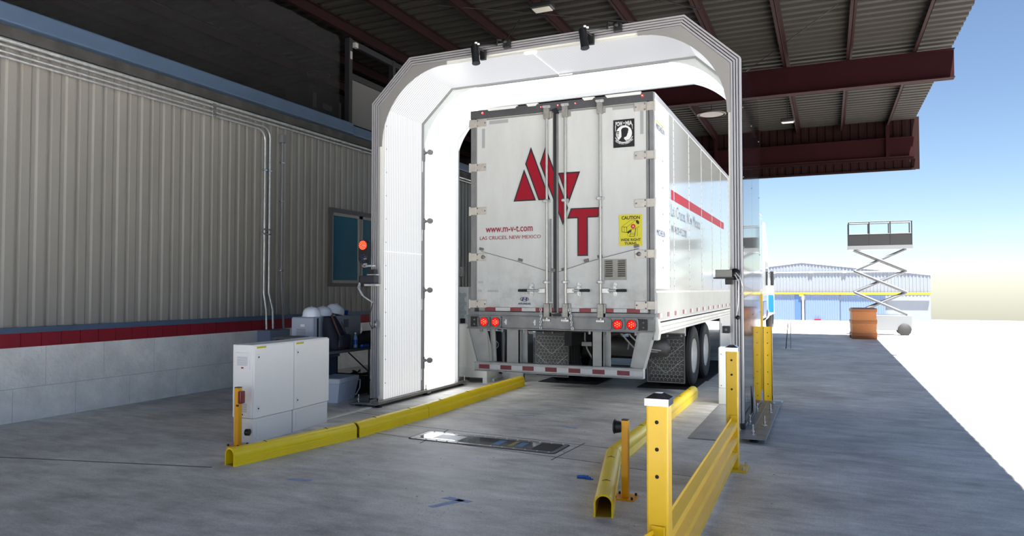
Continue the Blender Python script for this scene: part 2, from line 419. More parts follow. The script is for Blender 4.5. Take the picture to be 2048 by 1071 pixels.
# ---- hangar across the yard
hx = -2.74; hy = 90.0
t = thing('hangar', 'pale blue metal hangar with shallow gable roof across the sunlit yard', 'building', (hx,hy,-2.0))
def corr(mb, x0, x1, z0f, z1f, y, per=.35, d=.05, mi=0):
    P = []; x = x0
    while x < x1: P += [(x,0),(x+per*.4,0),(x+per*.5,d),(x+per*.9,d)]; x += per
    P = [(a,b) for a,b in P if a <= x1]+[(x1,0)]
    mb.sheet([(a,y-b,z0f(a)) for a,b in P], [(a,y-b,z1f(a)) for a,b in P], mi)
hw = 13.0
gz = lambda x: 6.67 - abs(x)*.115
mb = MB(); corr(mb, -hw, hw, lambda x:3.2, gz, 0)
mb.box(-hw,hw,.1,22,0,5.1); mb.prism([(-hw,5.1),(0,6.6),(hw,5.1)], XZ, .1, 22)
mb.build('gable_wall', mat('hangar_sheet', (92,99,112), .6), t)
mb = MB(); corr(mb, -hw, -.75, lambda x:0, lambda x:3.0, -.25, .25, .03); corr(mb, .35, 4.0, lambda x:0, lambda x:3.0, -.25,.25,.03)
mb.build('sliding_door', mat('hangar_door_blue', (70,88,120), .6), t)
mb = MB(); corr(mb, 4.05, 8.6, lambda x:0, lambda x:3.0, -.2, .25, .03); mb.build('sliding_door', _M['hangar_door_blue'], t)
MB().box(-.75,-.1,-.3,0,0,3.0).build('door_post_panel', mat('hangar_post_blue', (36,66,116), .6), t)
mb = MB(); mb.box(-hw,hw,-.5,-.2,3.02,3.22); mb.box(-.25,.15,-.55,-.2,2.8,3.2); mb.build('door_track', M_yelpost, t)
MB().tube([(.12,-.4,0),(.12,-.4,2.9)], .1, 10).build('downpipe', M_decwhite, t)
mb = MB(); mb.box(-hw,hw,-.2,-.05,5.5,5.62)
for x in (-3,1.0,4.5): mb.box(x-.2,x+.2,-.3,-.05,5.45,5.7)
mb.build('girt_rail', mat('hangar_white', (170,174,180), .6), t)
mb = MB(); mb.add([(-hw-.3,-.12,gz(hw)),(0,-.12,6.75),(hw+.3,-.12,gz(hw)),(hw+.3,22,gz(hw)),(0,22,6.75),(-hw-.3,22,gz(hw))],[(0,1,4,5),(1,2,3,4)])
mb.add([(-hw-.3,-.12,gz(hw)-.1),(0,-.12,6.65),(hw+.3,-.12,gz(hw)-.1),(-hw-.3,-.12,gz(hw)),(0,-.12,6.75),(hw+.3,-.12,gz(hw))],[(0,1,4,3),(1,2,5,4)])
mb.build('roof', mat('hangar_roof', (150,165,190), .6), t)
MB().box(1.3,2.0,-.6,-.5,.0,.22).build('red_sign', M_red, t)

# ================================================================== LIGHTED ARCH TUNNEL
AL = [(-5.86,.075),(-5.86,4.23),(-5.25,4.81),(-1.50,4.83),(-.875,4.25),(-.875,.075)]
def inset(poly, d):
    res = []; n = len(poly)
    for i,(x,z) in enumerate(poly):
        p = Vector((x,z))
        def nrm(a,b):
            t = (Vector(b)-Vector(a)).normalized(); return Vector((t.y,-t.x))
        if i == 0: q = p + nrm(poly[0],poly[1])*d
        elif i == n-1: q = p + nrm(poly[-2],poly[-1])*d
        else:
            n1 = nrm(poly[i-1],poly[i]); n2 = nrm(poly[i],poly[i+1]); b = (n1+n2).normalized(); q = p + b*(d/b.dot(n1))
        res.append((q.x,q.y))
    return res
AY0, AYM, AY1 = 8.45, 9.60, 10.70
arch = thing('inspection_arch', 'tall white illuminated inspection tunnel arch surrounding the back of the trailer', 'arch', (-3.37,9.76,0))
ax, ay = 3.37, -9.76
def aloc(mb): return mb.xf(Matrix.Translation((ax,ay,0)))
bands = [(0,.020),(.030,.050),(.060,.080),(.090,.116)]
for i,(a,b) in enumerate(bands):
    dy = .0 + i*.004
    mb = MB(); mb.strip(inset(AL,a), inset(AL,b), XZ, AY0+dy, AY0+.09)
    aloc(mb).build('frame_extrusion', M_frame, arch)
mb = MB(); mb.strip(inset(AL,.004), inset(AL,.118), XZ, AY0+.03, AY0+.088); aloc(mb).build('frame_backing', M_dark, arch)
# inner lip
mb = MB(); mb.strip(inset(AL,.117), inset(AL,.142), XZ, AY0+.03, AY0+.10); aloc(mb).build('inner_lip', mat('lip_cream', (220,220,214), .5), arch)
# corner gussets with round inner cut
I = inset(AL,.112)
def gusset(side, y0, y1, m, name, drop=0):
    if side < 0:
        xs, zt = I[1][0], I[2][1]; R = 1.03
        arcp = arc(xs+.042+R, zt-.05-R, R, 180, 90, 22)
        outer = [(I[1][0], arcp[0][1]), (I[1][0], I[1][1]), (I[2][0], I[2][1]), (arcp[-1][0], I[2][1])]
    else:
        xs, zt = I[4][0], I[3][1]; R = 1.03
        arcp = arc(xs-.042-R, zt-.05-R, R, 0, 90, 22)
        outer = [(I[4][0], arcp[0][1]), (I[4][0], I[4][1]), (I[3][0], I[3][1]), (arcp[-1][0], I[3][1])]
    # resample outer to the arc's count
    L = [0]
    for p, q in zip(outer, outer[1:]): L.append(L[-1]+math.dist(p,q))
    B = []
    for i in range(len(arcp)):
        s = L[-1]*i/(len(arcp)-1)
        for j in range(3):
            if s <= L[j+1]+1e-9:
                f = (s-L[j])/(L[j+1]-L[j]); B.append((outer[j][0]+(outer[j+1][0]-outer[j][0])*f, outer[j][1]+(outer[j+1][1]-outer[j][1])*f)); break
    for j in (1,2):  # snap nearest samples to the corners
        k = min(range(len(B)), key=lambda q: math.dist(B[q], outer[j])); B[k] = outer[j]
    mb = MB(); mb.strip(arcp, B, XZ, y0, y1); aloc(mb).build(name, m, arch)
for sd in (-1,1):
    gusset(sd, AY0+.012, AY0+.029, M_gusset, 'corner_gusset')
    gusset(sd, AYM-.01, AYM+.01, M_gussetw, 'corner_gusset')
    gusset(sd, AY1-.03, AY1-.01, M_gussetw, 'corner_gusset')
# light panels: five faces, front section ribbed, rear section plain
J = inset(AL,.145); JO = inset(AL,.135)
for i in range(5):
    mb = MB(); mb.strip(J[i:i+2], JO[i:i+2], XZ, AY0+.10, AYM-.03); o = aloc(mb).build('light_panel', M_lightT if i == 2 else M_lightA, arch)
    mb = MB(); mb.strip(J[i:i+2], JO[i:i+2], XZ, AYM+.03, AY1-.04); aloc(mb).build('light_panel', M_lightB, arch)
# middle posts and edge mouldings
for (y0,y1,d0,d1) in ((AYM-.03,AYM+.03,.12,.17),(AY1-.04,AY1,.10,.205)):
    mb = MB(); mb.strip(inset(AL,d0), inset(AL,d1), XZ, y0, y1); aloc(mb).build('seam_frame', mat('seam_grey', (150,152,152), .5, .3), arch)
# outer cladding: glossy black panels
S = inset(AL,-.004); S2 = inset(AL,.012)
for i in range(5):
    for y0,y1 in ((AY0+.09,AYM),(AYM+.008,AY1)):
        mb = MB(); mb.strip(S[i:i+2], S2[i:i+2], XZ, y0, y1)
        aloc(mb).build('outer_panel', M_blackgl, arch)
mb = MB()
for z in (.5,1.3,2.1,2.9,3.7):
    for y in (AY0+.12, AYM+.004, AY1-.03):
        mb.lathe([(.0,.006),(.007,.005),(.008,0)], (-.869,y,z), 'x', 8)
aloc(mb).build('panel_screws', M_alud, arch)['kind'] = 'stuff'
# rivets on the inner edge of the front
mb = MB()
for z in [0.3+.33*k for k in range(12)]:
    mb.lathe([(0,.006),(.008,.005),(.009,0)], (-5.712,AY0+.145,z), 'x', 8)
aloc(mb).build('edge_screws', M_alud, arch)['kind'] = 'stuff'
# marker plates on the soffit and thin cross line, a glow painted into both
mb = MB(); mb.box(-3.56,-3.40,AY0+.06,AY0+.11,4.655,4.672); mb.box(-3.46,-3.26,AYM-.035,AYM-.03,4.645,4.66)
aloc(mb).each('soffit_clip', mat('clip_white_glow', (245,245,245), .4, emit=.4), arch)
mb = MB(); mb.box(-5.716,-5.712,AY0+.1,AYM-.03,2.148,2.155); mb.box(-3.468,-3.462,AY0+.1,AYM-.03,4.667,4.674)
aloc(mb).each('panel_joiner', mat('joiner_glow', (240,240,240), .4, emit=.5), arch)
# feet: left rail and right base plate
mb = MB()
mb.box(-5.92,-5.62,8.28,11.0,.04,.055); mb.box(-5.76,-5.745,8.3,10.95,.055,.10); mb.box(-5.70,-5.62,8.3,10.95,.055,.075)
mb.box(-6.1,-5.66,8.30,8.50,.03,.045); mb.box(-6.1,-5.6,9.58,9.68,.03,.045)
aloc(mb).build('base_rail', M_alud, arch)
mb = MB(); mb.box(-5.88,-5.74,8.44,8.6,.055,.10); mb.box(-5.88,-5.74,9.54,9.68,.055,.10); mb.box(-5.88,-5.74,10.58,10.72,.055,.10)
aloc(mb).each('base_block', M_black, arch)
mb = MB(); mb.box(-.90,-.62,7.96,10.72,.045,.06); mb.box(-.62,-.61,7.96,10.72,.03,.06); mb.box(-.78,-.77,8.4,10.6,.06,.075)
aloc(mb).build('base_plate', M_steel, arch)
mb = MB(); mb.prism([(8.55,.06),(10.6,.06),(9.7,.09),(9.42,.42),(9.39,.42),(9.38,.09)], YZ, -.862, -.85); aloc(mb).build('base_bracket', M_alud, arch)
mb = MB(); mb.box(-.91,-.86,8.42,8.56,.06,.12); aloc(mb).each('base_block', M_black, arch)
def bolt(x, y, z0, h=.11, r=.009):
    mb = MB(); mb.cyl((x,y,z0),(x,y,z0+h),r,8); mb.cyl((x,y,z0+h*.25),(x,y,z0+h*.25+.018),r*2.1,6); mb.cyl((x,y,z0+.0),(x,y,z0+.006),r*3.2,12)
    return mb
for x,y,z in ((-.75,8.15,.06),(-.84,8.75,.06),(-.68,8.75,.06),(-.84,9.7,.06),(-.68,9.7,.06),(-.7,10.5,.06),(-6.02,8.4,.045),(-5.66,8.36,.045),(-5.66,9.63,.05),(-5.66,10.9,.05)):
    aloc(bolt(x,y,z)).build('anchor_bolt', M_bolt, arch)
for x,y in ((-.74,8.1),(-5.66,8.36),(-5.66,9.63),(-6.02,8.4),(-.72,10.6),(-5.7,10.85)):
    mb = MB(); mb.lathe([(0,0),(.05,0),(.05,.012),(.02,.028),(.018,.045),(0,.045)], (x,y,0)); aloc(mb).build('levelling_foot', M_black, arch)

# ---- cameras on the inner seam
def seam_cam():
    t = thing('inspection_camera', 'x', 'camera', (-5.70,9.60,3.72), 0, 'grey cameras clamped to the middle seam of the arch')
    MB().box(-.02,.02,-.03,.03,-.13,.05,0,.005).build('mount_block', M_plastic, t)
    MB().cyl((.0,0,0),(.085,0,.0),.018,12).cyl((.02,0,0),(.05,0,0),.026,12).build('arm', M_alud, t)
    mb = MB(); mb.lathe([(0,-.045),(.034,-.04),(.046,-.01),(.044,.02),(.030,.024),(.026,.02),(.0,.018)], (.12,-.0,.004), 'y', 20); o = mb.build('camera_head', mat('cam_grey', (120,121,120), .45), t)
    mb = MB(); mb.tube([(-.0,-.03,-.13),(.004,-.04,-.2),(.0,-.035,-.30)], .008, 8); mb.build('cable', M_decwhite, t)
    return t
c0 = seam_cam()
c0['label'] = 'grey camera on arch inner seam, topmost of the four'
for z, l in ((2.66,'grey camera on arch inner seam, second from the top'),(1.60,'grey camera on arch inner seam, third from the top'),(.53,'grey camera on arch inner seam, lowest of the four')):
    dup(c0, (-5.70,9.60,z), 0, l)
# ---- overhead tube cameras on arms
def tube_cam(x, label):
    t = thing('overhead_camera', label, 'camera', (x,8.392,4.68), 0, 'black tube cameras on arms above the arch opening')
    d = Vector((.10,.02,-.30)).normalized(); p0 = Vector((-.0,-.10,.10)); p1 = p0 + Vector((.045,-.03,-.25))
    mb = MB(); mb.tube([p0, p0+(p1-p0)*.04, p0+(p1-p0)*.85, p1], [.038,.047,.050,.055], 20); mb.build('camera_tube', mat('cam_black', (30,33,38), .35), t)
    MB().lathe([(0,0),(.04,0),(.043,.003),(0,.006)], tuple(p0+Vector((0,0,.0))), 'z', 18).build('end_cap', M_black, t)
    mb = MB(); mb.box(.04,.12,-.02,.03,-.07,.06,0,.008); mb.cyl((.03,-.08,.08),(.10,0,.03),.014,8); mb.build('bracket', M_black, t)
    mb = MB(); mb.tube([(.04,-.09,.10),(.20,-.08,.09),(.30,-.06,.085)], .012, 8); mb.cyl((.30,-.06,.07),(.31,-.05,.15),.014,8); mb.tube([(.31,-.05,.15),(.37,-.04,.14)], .015, 8)
    mb.lathe([(.0,-.03),(.03,-.03),(.035,0),(.03,.03),(0,.03)], (.40,-.02,.12), 'y', 12); mb.build('arm', M_black, t)
    MB().box(.36,.46,-.005,.05,.05,.15,0,.008).build('clamp', M_black, t)
    mb = MB(); mb.lathe([(0,-.012),(.018,-.008),(.018,.008),(0,.012)], (.045,-.14,.115), 'z', 10); mb.lathe([(0,-.012),(.018,-.008),(.018,.008),(0,.012)], (.075,-.13,.10), 'z', 10); mb.each('white_knob', M_decwhite, t)
    return t
tube_cam(-4.17, 'black tube camera on upper arch edge, nearer the left corner')
tube_cam(-2.70, 'black tube camera on upper arch edge, nearer the right corner')

# ---- traffic signal on the left leg
t = thing('traffic_signal', 'round red LED traffic light glowing above its dark unlit lamp on the arch leg', 'traffic light', (-5.93,8.38,1.92))
mb = MB(); mb.prism(arc(0,.31,.075,0,180)+arc(0,.13,.075,180,360), XZ, -.03, .03); mb.build('housing', M_black, t)
mb = MB(); mb.lathe([(0,-.036),(.064,-.035),(.066,-.028),(.066,-.02)], (0,0,.31), 'y', 24); lr = mb.build('red_lens', mat('sig_red', (220,8,6), .3, emit=.6), t)
mb = MB()
for r_, n_ in ((.012,3),(.034,9),(.054,14)):
    for k in range(n_):
        a = 2*PI*k/n_; mb.lathe([(0,-.004),(.0065,-.002),(.0065,0)], (r_*math.cos(a),-.036,.31+r_*math.sin(a)), 'y', 8)
mb.build('led_dots', M_redhot, lr)
mb = MB(); mb.lathe([(0,-.034),(.064,-.033),(.066,-.028),(.066,-.02)], (0,0,.13), 'y', 24); lg = mb.build('dark_lens', mat('sig_dark', (24,26,34), .2), t)
mb = MB()
for r_, n_ in ((.012,3),(.034,9),(.054,14)):
    for k in range(n_):
        a = 2*PI*k/n_; mb.lathe([(0,-.004),(.006,-.002),(.006,0)], (r_*math.cos(a),-.034,.13+r_*math.sin(a)), 'y', 8)
mb.build('led_dots', mat('led_off', (96,104,140), .3), lg)
mb = MB(); mb.box(-.02,.16,-.02,.06,.01,.035,0,.004); mb.box(.0,.04,-.02,.02,-.0,.06); mb.build('bracket', M_galv, t)
# ---- laser scanner box below it
t = thing('sensor_box', 'dark grey rectangular scanner box strapped to the left arch leg', 'sensor', (-5.86,8.40,1.62))
MB().box(-.10,.15,-.08,.02,.08,.19,0,.01).build('housing', mat('scan_dark', (44,46,54), .4), t)
mb = MB(); mb.box(-.13,-.10,-.06,.0,.09,.18,0,.006); mb.box(.02,.12,-.05,.03,.2,.27,0,.004); mb.each('connector', M_black, t)
mb = MB(); mb.box(-.02,.17,-.09,.04,.04,.07,0,.004); mb.box(.0,.15,-.05,.03,.19,.205); mb.each('bracket', M_galv, t)
mb = MB(); mb.tube([(-.13,-.03,.11),(-.14,-.06,.02),(-.08,-.06,-.08),(.0,-.04,-.14),(.08,-.02,-.19)], .008, 8); mb.tube([(-.12,-.03,.12),(-.12,-.05,.0),(-.05,-.05,-.1),(.07,-.02,-.18)], .007, 8); mb.build('cable', M_galv, t)
mb = MB(); mb.tube([(.08,-.015,-.19),(.04,-.03,-.35),(.04,-.03,-.48),(.075,-.03,-.55),(.12,-.03,-.52),(.12,-.02,-.44)], .006, 8); mb.build('cable', M_black, t)
t = thing('round_sensor', 'small round sensor with white centre low on left arch leg', 'sensor', (-5.74,8.41,1.13))
MB().box(-.03,.03,-.03,.03,-.05,.05,0,.008).build('housing', M_plastic, t)
MB().lathe([(0,-.038),(.016,-.036),(.02,-.03)], (0,0,0), 'y', 14).build('lens', M_decwhite, t)
# ---- radar box on the right leg
t = thing('sensor_box', 'light grey sensor box with black mount on the right arch leg', 'sensor', (-1.0,8.38,1.58))
MB().box(-.15,.03,-.09,.02,.17,.255,0,.006).build('housing', mat('scan_grey', (128,128,124), .45), t)
mb = MB(); mb.box(-.17,.05,-.10,.03,.155,.17); mb.box(-.05,.03,-.05,.03,.09,.155,0,.006); mb.build('bracket', M_black, t)
mb = MB(); mb.lathe([(0,-.05),(.062,-.045),(.065,0),(.06,.045),(0,.05)], (.055,-.03,.205), 'y', 20); mb.build('joint_knob', M_black, t)
mb = MB(); mb.tube([(.07,-.08,.22),(.12,-.09,.16),(.14,-.07,.06),(.12,-.04,-.02),(.08,-.03,.02)], .006, 8); mb.tube([(.06,-.08,.2),(.1,-.09,.12),(.09,-.06,-.1),(.07,-.03,-.25)], .006, 8); mb.build('cable', M_galv, t)
mb = MB(); mb.lathe([(0,-.03),(.022,-.028),(.024,0)], (.072,.055,-.28), 'y', 14); mb.build('cable_gland', M_black, t)
t = thing('photo_sensor', 'small black square sensor low on the right arch leg', 'sensor', (-1.05,8.41,1.16))
MB().box(-.04,.04,-.04,.035,-.035,.045,0,.006).build('housing', M_black, t)
MB().lathe([(0,-.045),(.014,-.044),(.016,-.038)], (0,0,.005), 'y', 12).build('lens', M_plastic, t)

# ================================================================== TRAILER
TR = thing('semi_trailer', 'long white box trailer with large red angular letters, parked inside the lit arch', 'trailer', (-3.26,8.94,0))
HW = 1.285
# body
mb = MB(); mb.box(-HW+.012, HW-.012, .14, 16.2, 1.2, 4.06)
body = mb.build('body', M_white, TR)
# right side skin: panels w/ seams and rivets
side = MB()
seam = [.14,.95]+[1.26+1.22*k for k in range(13)]+[16.2]
for a,b in zip(seam, seam[1:]): side.box(HW-.012, HW, a+.004, b-.004, 1.58, 4.05)
side.build('side_skin', mat('skin_gloss', (178,181,180), .10, coat=.6), body)
rv = MB()
for yy in seam[1:-1]:
    z = 1.66
    while z < 4.0:
        rv.lathe([(0,.005),(.010,.004),(.012,0)], (HW+.003,yy,z), 'x', 6); z += .11
rv.build('rivet', M_alud, body)['kind'] = 'stuff'
sm = MB()
for yy in seam[2:-1]: sm.box(HW-.002, HW+.003, yy-.018, yy+.018, 1.6, 4.05)
sm.build('seam_post', M_white, body)
mb = MB(); mb.box(HW-.012, HW+.004, .05, .93, 1.62, 4.03, 0, .003); mb.build('white_corner_wrap', mat('wrap_white', (226,226,226), .3), body)
mb = MB()
for z in (1.9,2.25,2.6,2.95,3.3,3.75): mb.lathe([(0,.006),(.014,.004),(.016,0)], (HW+.004,.5,z), 'x', 8)
mb.each('wrap_rivet', M_greytape, body)
# lower panel & rails
mb = MB(); mb.box(HW-.014, HW-.004, .05, 16.2, 1.22, 1.58); mb.build('lower_panel', mat('lower_alu', (172,173,168), .42, .3, .1, 2), body)
mb = MB(); mb.box(HW-.02, HW+.010, .05, 16.2, 1.04, 1.17, 0, .004); mb.box(HW-.02, HW+.014, .05, 16.2, 1.165, 1.185); mb.box(HW-.02, HW+.005, .05, 16.2, 1.57, 1.60)
mb.box(-HW-.01, -HW+.02, .05, 16.2, 1.04, 1.2)
mb.each('side_rail', mat('rail_alu', (196,196,192), .4, .45, .1, 4), body)
mb = MB()
y = .2
while y < 8: mb.lathe([(0,.004),(.007,.003),(.008,0)], (HW+.010,y,1.08), 'x', 6); mb.lathe([(0,.004),(.007,.003),(.008,0)], (HW+.010,y+.03,1.135), 'x', 6); y += .075
mb.build('rail_rivet', M_alud, body)['kind'] = 'stuff'
mb = MB(); mb.box(HW-.03, HW+.006, .05, 16.2, 4.03, 4.11, 0, .01); mb.box(-HW-.006, -HW+.03, .05, 16.2, 4.03, 4.11, 0, .01); mb.box(-HW,HW,.05,16.2,4.06,4.09)
mb.each('top_rail', M_alu, body)
# conspicuity squares
mb = MB(); y = .18; i = 0
while y < 9:
    mb.box(HW-.004, HW+.0015, y, y+.12, 1.25, 1.31, 0); mb.box(HW-.004, HW+.0015, y+.12, y+.24, 1.25, 1.31, 1); y += .62 if i != 1 else .5; i += 1
mb.build('reflective_tape', [M_reflred, M_reflwhite], body)
# side lettering and stripe
fy = lambda u,w: (HW+.0012, u, w)
mb = MB(); mb.prism([(1.06,2.86),(1.06,3.0),(6.6,3.0),(6.6,2.86)], lambda a,b,d:(d,a,b), HW-.002, HW+.001); mb.build('red_stripe', M_red, body)
mb = MB(); text(mb, 'Las Cruces, New Mexico', 1.06, 3.55, 2.60, 2.80, fy); mb.build('town_lettering', mat('decal_grey', (96,96,104), .4), body)
mb = MB(); text(mb, 'www.m-v-t.com', 1.06, 2.25, 2.40, 2.53, fy); mb.build('web_lettering', mat('decal_grey', (96,96,104), .4), body)
mb = MB(); text(mb, 'MICHELIN', .12, .62, 3.66, 3.73, lambda u,w:(HW+.0055,u,w)); text(mb, 'MICHELIN', .12, .62, 2.30, 2.38, lambda u,w:(HW+.0055,u,w))
mb.build('tyre_maker_lettering', M_decblue, body)
mb = MB(); mb.box(HW+.003,HW+.005,.12,.62,3.75,3.765); mb.build('yellow_underline', M_yellow, body)
# rear frame
mb = MB(); mb.box(-HW,-HW+.06,0,.16,1.2,4.0,0,.006); mb.box(HW-.06,HW,0,.16,1.2,4.0,0,.006)
mb.box(-HW+.065,-HW+.085,-.01,.1,1.38,3.94); mb.box(HW-.085,HW-.065,-.01,.1,1.38,3.94)
mb.each('corner_post', M_alud, TR)
mb = MB(); mb.box(-HW,HW,-.02,.16,3.985,4.10,0,.008); mb.build('header', mat('header_grey', (84,84,88), .45, .3, .2, 4), TR)
for a,b in ((-1.03,-.57),(-.44,-.27),(.35,.52),(.66,1.13)):
    mb = MB(); mb.prism([(a,4.112),(b,4.112),(b-.03 if b<1 else b,4.075),(a+.03,4.075)], XZ, -.028, .02); mb.each('header_plate', M_decwhite, TR)
for x,z,r in ((-1.093,4.055,.017),(-.224,4.05,.010),(.017,4.05,.012),(.26,4.05,.010),(1.148,4.055,.016)):
    mb = MB(); mb.lathe([(0,-.018),(r*.7,-.015),(r,-.004),(r,0)], (x,-.02,z), 'y', 12); o = mb.build('marker_light', mat('marker_red', (220,30,30), .3, emit=1.2), TR)
    MB().lathe([(0,-.006),(r*.3,-.004),(r*.3,0)], (x,-.036,z), 'y', 8).build('bulb', mat('marker_hot', (255,210,200), .3, emit=3.0), o)
# doors
CX = -.03
for a,b,nm in ((-HW+.085,CX-.022,'l'),(CX+.022,HW-.085,'r')):
    d = MB().box(a,b,.0,.05,1.37,3.985,0,.006).build('door', M_door, TR)
    mb = MB(); mb.box(a,b,-.006,0,3.955,3.975); mb.box(a+.0,a+.012,-.004,0,1.37,3.95); mb.box(b-.012,b,-.004,0,1.37,3.95); mb.build('door_seal', mat('seal_grey', (130,130,130), .6), d)
mb = MB(); mb.box(CX-.022,CX+.022,-.012,.03,1.33,3.98); mb.build('centre_gasket', mat('gasket', (30,30,34), .5), TR)
mb = MB(); mb.box(CX+.022,CX+.045,-.016,.0,1.3,3.98); mb.box(CX-.075,CX-.055,-.018,0,1.45,2.55,0,.003); mb.each('gasket_lip', M_alud, TR)
mb = MB(); mb.prism([(CX-.05,1.29),(CX+.08,1.31),(CX+.09,1.27),(CX+.01,1.235)], XZ, -.04, -.01); mb.prism([(CX-.05,4.0),(CX+.03,4.02),(CX+.06,3.94),(CX+.0,3.94)], XZ, -.03, -.01); mb.each('gasket_guard', M_black, TR)
# lock rods with keepers, guides and handles
for xt, xb, ht, sgn, hx0, hx1 in ((-.14,-.14,4.0,-1,-.545,-.2),(.12,.12,4.02,1,.116,.45),(.595,.595,4.02,1,.59,.936)):
    r = MB().tube([(xt,-.035,4.05),(xb,-.035,1.2)], .017, 12).build('lock_rod', mat('rod_zinc', (190,189,184), .35, .55, .12, 10), TR)
    mb = MB(); mb.box(xt-.038,xt+.038,-.062,-.0,3.88,4.02,0,.006); mb.box(xt+.036,xt+.07,-.03,0,3.89,3.98,0,.004)
    mb.box(xb-.038,xb+.038,-.062,-.0,1.25,1.43,0,.006); mb.box(xb+.036,xb+.066,-.03,0,1.25,1.43,0,.004)
    mb.each('bearing_housing', mat('housing_zinc', (158,156,150), .42, .5, .25, 16), r)
    mb = MB()
    for z in (4.045, 1.21): mb.box(xt-.05,xt+.05,-.05,.0,z-.02,z+.018,0,.008); mb.cyl((xt-.04,-.06,z),(xt-.04,0,z),.014,8); mb.cyl((xt+.04,-.06,z),(xt+.04,0,z),.014,8)
    mb.each('cam_keeper', M_galv, r)
    mb = MB()
    for z in (2.785,1.71):
        mb.box(xt-.045,xt+.045,-.056,0,z-.02,z+.02,0,.008)
        for s in (-1,1): mb.lathe([(0,-.068),(.012,-.064),(.014,-.05)], (xt+.036*s,0,z), 'y', 8)
    mb.each('rod_guide', M_galv, r)
    e = hx0 if sgn < 0 else hx1
    mb = MB(); mb.box(xt+.02*sgn,xt+.12*sgn,-.05,-.02,1.565,1.63,0,.005); mb.tube([(xt+.1*sgn,-.045,1.6),(e,-.045,1.6)], .014, 8); h = mb.build('handle', M_galv, r)
    MB().tube([(e-sgn*.13,-.045,1.6),(e,-.045,1.6)], [.0175,.0175], 10).build('black_grip', M_black, h)
    c = (xt+e)/2 + .02*sgn
    mb = MB(); mb.prism(arc(c,1.68,.026,0,180,8)+arc(c,1.555,.026,180,360,8), XZ, -.022, 0); mb.box(c-.02,c+.02,-.066,-.02,1.63,1.66,0,.004); mb.cyl((c,-.035,1.55),(c,-.0,1.55),.012,8); mb.cyl((c,-.035,1.69),(c,0,1.69),.012,8); mb.build('handle_catch', M_galv, h)
# hinges
for s in (-1,1):
    for z in (3.92,3.305,2.70,2.06,1.415):
        mb = MB(); mb.box(s*(HW-.075),s*(HW-.245),-.014,.0,z-.052,z+.052,0,.004); mb.box(s*(HW+.012),s*(HW-.09),-.022,.0,z-.054,z+.054,0,.006)
        mb.cyl((s*(HW+.008),-.008,z-.062),(s*(HW+.008),-.008,z+.062),.016,10)
        h = mb.build('hinge', mat('hinge_stainless', (196,190,182), .4, .45, .12, 20), TR)
        mb = MB()
        for dx,dz in ((.11,.035),(.11,-.038),(.225,.0)): mb.lathe([(0,-.022),(.009,-.02),(.012,-.013)], (s*(HW-dx),0,z+dz), 'y', 8)
        mb.each('hinge_bolt', M_alud, h)
for s in (-1,1):
    mb = MB(); mb.lathe([(0,-.03),(.014,-.03),(.022,-.02),(.03,-.014)], (s*1.09,0,2.06), 'y', 14); mb.build('round_latch', M_alud, TR)
# sagging pull cables with clips
for pts in ([(-1.12,2.14),(-.55,1.985),(-.16,1.86),(-.06,1.84)],[(.0,1.84),(.44,1.975),(.62,2.02),(1.09,2.13)]):
    MB().tube([(x,-.012,z) for x,z in pts], .004, 6).build('pull_cable', M_alud, TR)
for x,z in ((-1.115,2.17),(-.53,2.01),(-.06,1.87),(.09,1.88),(.58,2.04),(.40,1.99),(1.06,2.16)):
    mb = MB(); mb.box(-.032,.032,-.02,0,-.018,.02,0,.004); mb.xf(Matrix.Translation((x,0,z)) @ Matrix.Rotation(-.25 if x > 0 else .25, 4, 'Y')); mb.build('cable_clip', mat('clip_grey', (112,110,106), .5, .3), TR)
# vent
v = MB().box(.635,.93,-.012,0,1.735,2.0,0,.004).build('vent', mat('vent_zinc', (150,148,142), .5, .4, .15, 14), TR)
mb = MB()
for cx in (.70,.865):
    for k in range(8): z = 1.775+k*.027; mb.prism([(0,z),(-.018,z+.004),(0,z+.02)], lambda a,b,d:(d,a-.012,b), cx-.045, cx+.05)
mb.build('louvre', mat('vent_zinc2', (132,130,124), .5, .4), v)
# decals on the doors
def decal(poly, d, m, name, par=TR): return MB().prism(poly, XZ, -d-.0012, -d).build(name, m, par)
def shrink(poly, d):
    ar = sum(poly[i][0]*poly[(i+1)%len(poly)][1]-poly[(i+1)%len(poly)][0]*poly[i][1] for i in range(len(poly)))
    s = 1 if ar > 0 else -1; res = []; n = len(poly)
    for i in range(n):
        p0, p, p1 = Vector(poly[i-1]), Vector(poly[i]), Vector(poly[(i+1)%n])
        a = (p-p0).normalized(); b = (p1-p).normalized(); n1 = Vector((-a.y,a.x))*s; n2 = Vector((-b.y,b.x))*s
        m = n1+n2; m = m.normalized(); k = max(.25, m.dot(n1)); q = p + m*(d/k); res.append((q.x,q.y))
    return res
logo = [[(-.476,3.236),(-.631,2.804),(-.304,2.804)],
        [(-.376,3.528),(-.459,3.306),(-.267,2.805),(-.100,2.805)],
        [(-.167,3.525),(-.249,3.295),(.078,2.455),(.149,2.686)],
        [(.010,3.155),(.317,3.155),(.158,2.748)],
        [(.187,2.676),(.614,2.676),(.559,2.545),(.421,2.545),(.421,2.048),(.277,2.048),(.277,2.542),(.136,2.542)]]
bk = MB(); rd = MB()
for p in logo: bk.prism(p, XZ, -.0075, -.0062); rd.prism(shrink(p,.017), XZ, -.0086, -.0074)
lg = bk.build('emblem', M_decblack, TR); rd.build('emblem_red_fill', M_red, lg)
fx = lambda u,w: (u,-.0075,w)
mb = MB(); text(mb, 'www.m-v-t.com', -1.05, -.352, 2.395, 2.475, fx, bold=.010); mb.build('web_lettering', M_redtext, TR); mb = MB(); text(mb, 'LAS CRUCES, NEW MEXICO', -1.14, -.236, 2.29, 2.345, fx); mb.build('town_lettering', M_redtext, TR)
